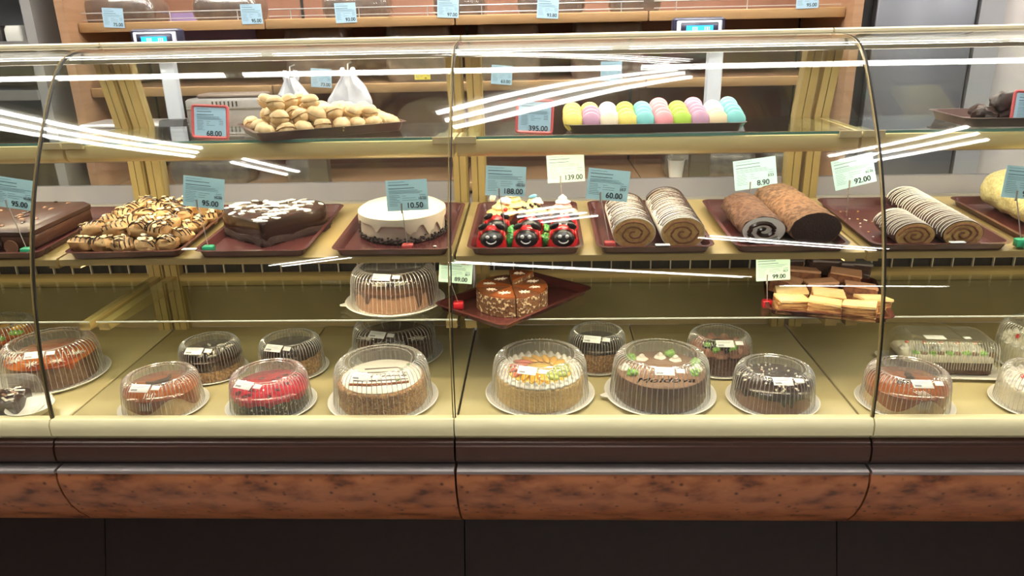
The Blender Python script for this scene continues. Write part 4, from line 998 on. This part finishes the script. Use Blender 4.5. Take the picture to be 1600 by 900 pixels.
# price tags on the shelf edges
def shelf_tag(x, y, price, m=CARDB, w=.082, h=.072, roll=0, Y=1.4435):
    c = onY(x, y, Y)
    t = tag(put('shelf_tag', MB().box(-w/2,w/2,-.0008,0,-h/2,h/2), m, None, c, (0,R_(roll),0)), '', 'price tag', 'tags on the shelf edges')
    put('printed_lines', card_lines(w,h,price+str(x)), INKG, t, (0,-.001,0)); put('price', text_mesh(price, h*.24, bold=.0004), INK, t, (w*.2,-.0013,-h*.42), (PI/2,0,0))
    return t
for x, y, p, l in ((177,28,'75.00','leftmost blue price tag on the upper shelf edge'),(393,22,'95.00','second blue price tag on the upper shelf edge'),(540,20,'93.00','third blue price tag on the upper shelf edge'),(700,12,'97.00','fourth blue price tag on the upper shelf edge'),(856,13,'93.80','fifth blue price tag on the upper shelf edge'),(1262,-3,'95.00','rightmost blue price tag on the upper shelf edge'),(502,122,'73.00','blue price tag between the two white bags'),(784,117,'63.00','blue price tag on the lower shelf right of the yellow one'),(955,111,'68.00','blue price tag on the lower shelf above the macarons')):
    shelf_tag(x, y, p, roll=random.uniform(-3,5))['label'] = l
shelf_tag(660, 117, '60', YTAG, .062,.036)['label'] = 'small yellow tag on the lower beech shelf'
# wrapped loaves
BREAD = mat('dark_bread', (.13,.070,.035), .5, c2=(.08,.04,.02), scale=20, bump=.5); WRAP = glassy('wrap_film', (.95,.94,.92), .10, white=.05, power=3, rough=.15)
def pack(label, x, w, z, y=1.60, h=.085, m=BREAD, d=.16):
    t = thing('wrapped_loaf', label, 'bread pack', (x,y,z+.001), (0,0,random.uniform(-.05,.05)), 'packs on the beech shelves')
    L = [[(px*k*(1+.02*noise.noise(Vector((px*30,py*30,zz*50+x)))),py*k,zz) for px,py,_ in rrect(w,d,.03,0,5)][::-1] for k,zz in ((.93,0),(1,.02),(1,h*.7),(.92,h*.95),(.75,h))]
    put('loaf', extrude(L), m, t); put('film', extrude([[(a*1.03,b_*1.03,zz*1.03+.0) for a,b_,zz in l] for l in L]), WRAP, t)
xs = lambda px, Y=1.6: onY(px, 40, Y).x
STONE = mat('grey_white_sweets', (.50,.46,.46), .5, c2=(.14,.10,.09), lo=.5, hi=.58, scale=28)
for x0_, x1_, l, m_ in ((448,548,'brown wrapped loaf pack on the lower shelf, second bay',BREAD),(604,706,'pack of grey white sweets on the lower shelf',STONE),(745,842,'grey wrapped pack on the lower shelf, third bay',mat('grey_pack', (.20,.16,.14), .4, c2=(.12,.09,.07), scale=15)),(893,1003,'dark wrapped loaf pack beside the right scale',BREAD)):
    pack(l, (xs(x0_)+xs(x1_))/2, xs(x1_)-xs(x0_), SHELF2, h=.215)
for px, w, l in ((195,.30,'leftmost dark wrapped loaf on the upper shelf'),(360,.26,'second dark wrapped loaf on the upper shelf'),(560,.26,'third dark wrapped loaf on the upper shelf'),(720,.2,'fourth dark wrapped loaf on the upper shelf'),(860,.26,'fifth dark wrapped loaf on the upper shelf'),(990,.2,'sixth dark wrapped loaf on the upper shelf')):
    pack(l, onY(px,5,1.6).x, w, SHELF1, h=.09)
for px, w, l in ((335,.33,'dark packet in the low left bay behind the heart cake'),(1105,.36,'dark tray in the low bay behind the white and brown rolls'),(1215,.15,'dark packet in the low bay behind the cocoa rolls'),(480,.15,'small dark packet in the low bay beside the left one')):
    pack(l, onY(px,265,1.55).x, w, SHELF3, y=1.56, h=.11, m=mat('dark_pack', (.09,.075,.06), .4, c2=(.16,.14,.11), lo=.5, hi=.6, scale=18))
for px, l in ((1055,'left'),(1085,'right')):
    o = put('white_cup', MB().lathe([(.026,0),(.034,.075),(.0355,.077),(.033,.076),(.025,.004)],24), WPLATE, None, (onY(px,265,1.50).x,1.485,SHELF3+.001)); tag(o, 'white cup in the low bay behind the rolls, '+l+' one', 'cup')
# scales
def scale_(label, px_disp, px_pole, px0, px1, Y=.80):
    xa, xb = onY(px0,190,Y).x, onY(px1,190,Y).x; xc = (xa+xb)/2
    t = thing('weighing_scale', label, 'scale', (xc,Y-.02,.9672), (0,0,0), 'weighing scales')
    wd = xb-xa
    body = put('body', MB().prism([(-.11,0),(-.11,.035),(-.06,.060),(.09,.060),(.10,.05),(.10,0)], -wd/2, wd/2), mat('scale_grey', (.30,.31,.34), .4), t)
    put('platform', MB().bbox(-wd/2+.01,wd/2-.01,-.055,.10,.064,.078,.004), STEEL, t)
    put('key_panel', MB().box(-wd/2+.02,wd/2-.03,-.001,.001,-.018,.018), WPAPER, t, (0,-.087,.049), (R_(-63)+PI/2-.9,0,0))
    xp = onY(px_pole,120,Y+.06).x-xc
    put('pole', MB().bbox(xp-.024,xp+.024,.060,.088,.0,.30,.004), mat('pole_white', (.60,.62,.68), .4), t)
    hd = onY(px_disp,53,Y); hx = hd.x-xc
    h = put('display_head', MB().bbox(hx-.078,hx+.078,.03,.07,.285,.357,.006), mat('head_dark', (.03,.03,.06), .3), t)
    put('bezel', MB().bbox(hx-.068,hx+.068,.024,.032,.291,.349,.003), mat('bezel_silver', (.50,.52,.60), .35), h)
    put('inner_bezel', MB().bbox(hx-.056,hx+.056,.0215,.026,.295,.342,.002), mat('bezel_navy', (.02,.02,.05), .3), h)
    put('screen', MB().box(hx-.040,hx+.040,.019,.0225,.300,.334), mat('lcd_blue', (.02,.35,1.0), .4, emis=1.1), h)
    b = MB()
    for q in range(2):
        for s_ in range(3): x = hx-.022+q*.036+s_*.006; b.box(x,x+.003,.0180,.0188,.314,.330)
    put('digits', b, mat('lcd_digits', (.45,.85,1), .4, emis=1.2), h)
    return t
scale_('left weighing scale with lit blue display above the cookies', 239, 267, 138, 285)
scale_('right weighing scale with lit blue display above the macarons', 1093, 1114, 1030, 1148)
o = put('card_terminal', MB().prism([(-.05,0),(-.05,.05),(-.01,.095),(.03,.095),(.04,0)], -.035,.035), mat('black_plastic', (.012,.012,.013), .4), None, (onY(268,190,.66).x,.665,.9672), (0,0,.2)); tag(o, 'small black terminal in front of the left scale pole', 'terminal')
# grey machine with slots
c0, c1 = onY(300,150,.80).x, onY(428,150,.80).x
t = thing('grey_machine', 'grey metal box with vent slots behind the cookie tray', 'machine', ((c0+c1)/2,.80,.9672))
hw = (c1-c0)/2
put('body', MB().bbox(-hw,hw,-.06,.08,0,.148,.006), mat('machine_grey', (.27,.245,.235), .35), t)
put('front_strip', MB().box(-hw+.004,hw-.02,-.063,-.060,.118,.122), STEEL, t)
put('top_lid', MB().bbox(-hw*.8,hw*.75,-.03,.07,.148,.160,.004), mat('lid_brown', (.20,.14,.11), .5), t)
for k in range(7): put('vent_slot', MB().box(-.045+.0125*k,-.041+.0125*k,-.0615,-.0595,.126,.141), BLACKM, t)
# bags hanging from the lower shelf
BAG = mat('white_bag', (.80,.80,.84), .35, c2=(.72,.72,.78), scale=8)
def bag(label, x0_, x1_, y0, y1, seed):
    a, b_ = onY(x0_,150,1.38), onY(x1_,150,1.38); zt, zb = onY(x0_,y0,1.38).z, onY(x0_,y1,1.38).z
    xc = (a.x+b_.x)/2; w_ = b_.x-a.x; b = MB(); L = []
    for k in range(15):
        u_ = k/14; z = zb+(zt-zb)*u_; wid = w_/2*(1-.72*max(0,(u_-.35)/.65)**1.2)*(1+.1*noise.noise(Vector((u_*5,seed,0))))
        L.append([(wid*math.cos(2*PI*j/28)*(1+.22*noise.noise(Vector((math.cos(2*PI*j/28)*2.5,math.sin(2*PI*j/28)*2.5,u_*2.2+seed)))), .03*math.sin(2*PI*j/28)*(1+.6*noise.noise(Vector((j*.9,u_*3,seed)))), z) for j in range(28)][::-1])
    t = thing('carrier_bag', label, 'bag', (xc,1.385,0), group='white carrier bags')
    put('bag', extrude(L), BAG, t)
    for s in (-1,1): put('handle', MB().blob((s*.02,0,zt+.008),.014,.010,.020,10,7,lump=.5,seed=seed), BAG, t)
    put('hook', MB().tube([(0,.06,zt+.045),(0,.0,zt+.04),(0,-.006,zt+.02)],.003,6), STEEL, t)
bag('narrow white carrier bag hanging behind the left cookies', 430, 484, 122, 182, 1.3)
bag('wide white carrier bag hanging behind the right cookies', 512, 582, 118, 188, 4.1)
# notice pinned to the back board
o = put('lilac_notice', MB().box(-.26,.22,0,.002,-.09,.09), mat('lilac_paper', (.30,.22,.42), .6), None, (onY(325,52,1.965).x,1.966,onY(325,52,1.965).z)); tag(o, 'lilac printed notice on the back board beside the left scale display', 'notice')
# left: open cooler with packages
t = thing('open_cooler', 'grey open cooler with shelves at the far left', 'cooler', (-2.60,1.65,FZ))
put('back', MB().box(-.70,.62,.20,.24,0,2.1), mat('cooler_grey', (.24,.24,.25), .4, c2=(.20,.20,.21), scale=4), t)
for z in (.55,.85,1.10,1.285,1.62): sh = put('shelf', MB().box(-.70,.62,-.25,.20,z+LIFT-.02,z+LIFT), mat('cooler_shelf', (.33,.33,.34), .35), t); put('price_strip', MB().box(-.70,.62,-.262,-.25,z+LIFT-.03,z+LIFT+.008), STEEL, sh)
put('side', MB().box(.62,.66,-.25,.24,0,2.1), mat('cooler_side', (.30,.29,.28), .4), t); put('base', MB().box(-.70,.62,-.25,.20,0,.5), RGREY, t)
for k, (c_, m_) in enumerate((('white',WPLATE),('dark',mat('dark_pack2', (.06,.05,.05), .4)),('tan',mat('tan_pack', (.40,.30,.20), .5)),('white',WPAPER),('tan',None),('dark',None),('white',WPLATE))):
    m_ = m_ or (mat('tan_pack',(0,0,0)) if c_ == 'tan' else mat('dark_pack2',(0,0,0)))
    o = put('food_pack', extrude([rrect(.07*q,.09*q,.012,zz,3)[::-1] for q,zz in ((.9,0),(1,.01),(1,.05),(.85,.065))]), m_, None, (-2.06-.088*k,1.48,1.286), (0,0,random.uniform(-.3,.3)))
    tag(o, c_+' food pack in the grey cooler, '+ordn[k]+' from the beech shelves', 'food pack', 'packs in the grey cooler')
# right: tall fridge, white panelling
t = thing('tall_fridge', 'tall grey steel fridge right of the beech shelves', 'fridge', (1.44,1.70,FZ))
put('body', MB().box(-.225,.215,-.20,.30,0,2.2), mat('fridge_dark', (.02,.02,.022), .5), t)
put('door', MB().bbox(-.165,.205,-.25,-.203,.06,2.18,.006), mat('fridge_grey', (.15,.155,.175), .35, metal=.3), t)
put('hinge_post', MB().box(.222,.315,-.24,.30,0,2.2), mat('fridge_post', (.34,.34,.355), .4), t)
for k in range(4):
    struct('trim_%d' % (k+1), MB().bbox(1.762+k*.42,1.762+k*.42+.414,1.50,1.56,FZ,2.7,.003), WHITE)
# ------------------------------------------------------------------ raise everything so that the floor lies at z = 0
for o in scene.objects:
    if o.parent is None: o.location.z += LIFT
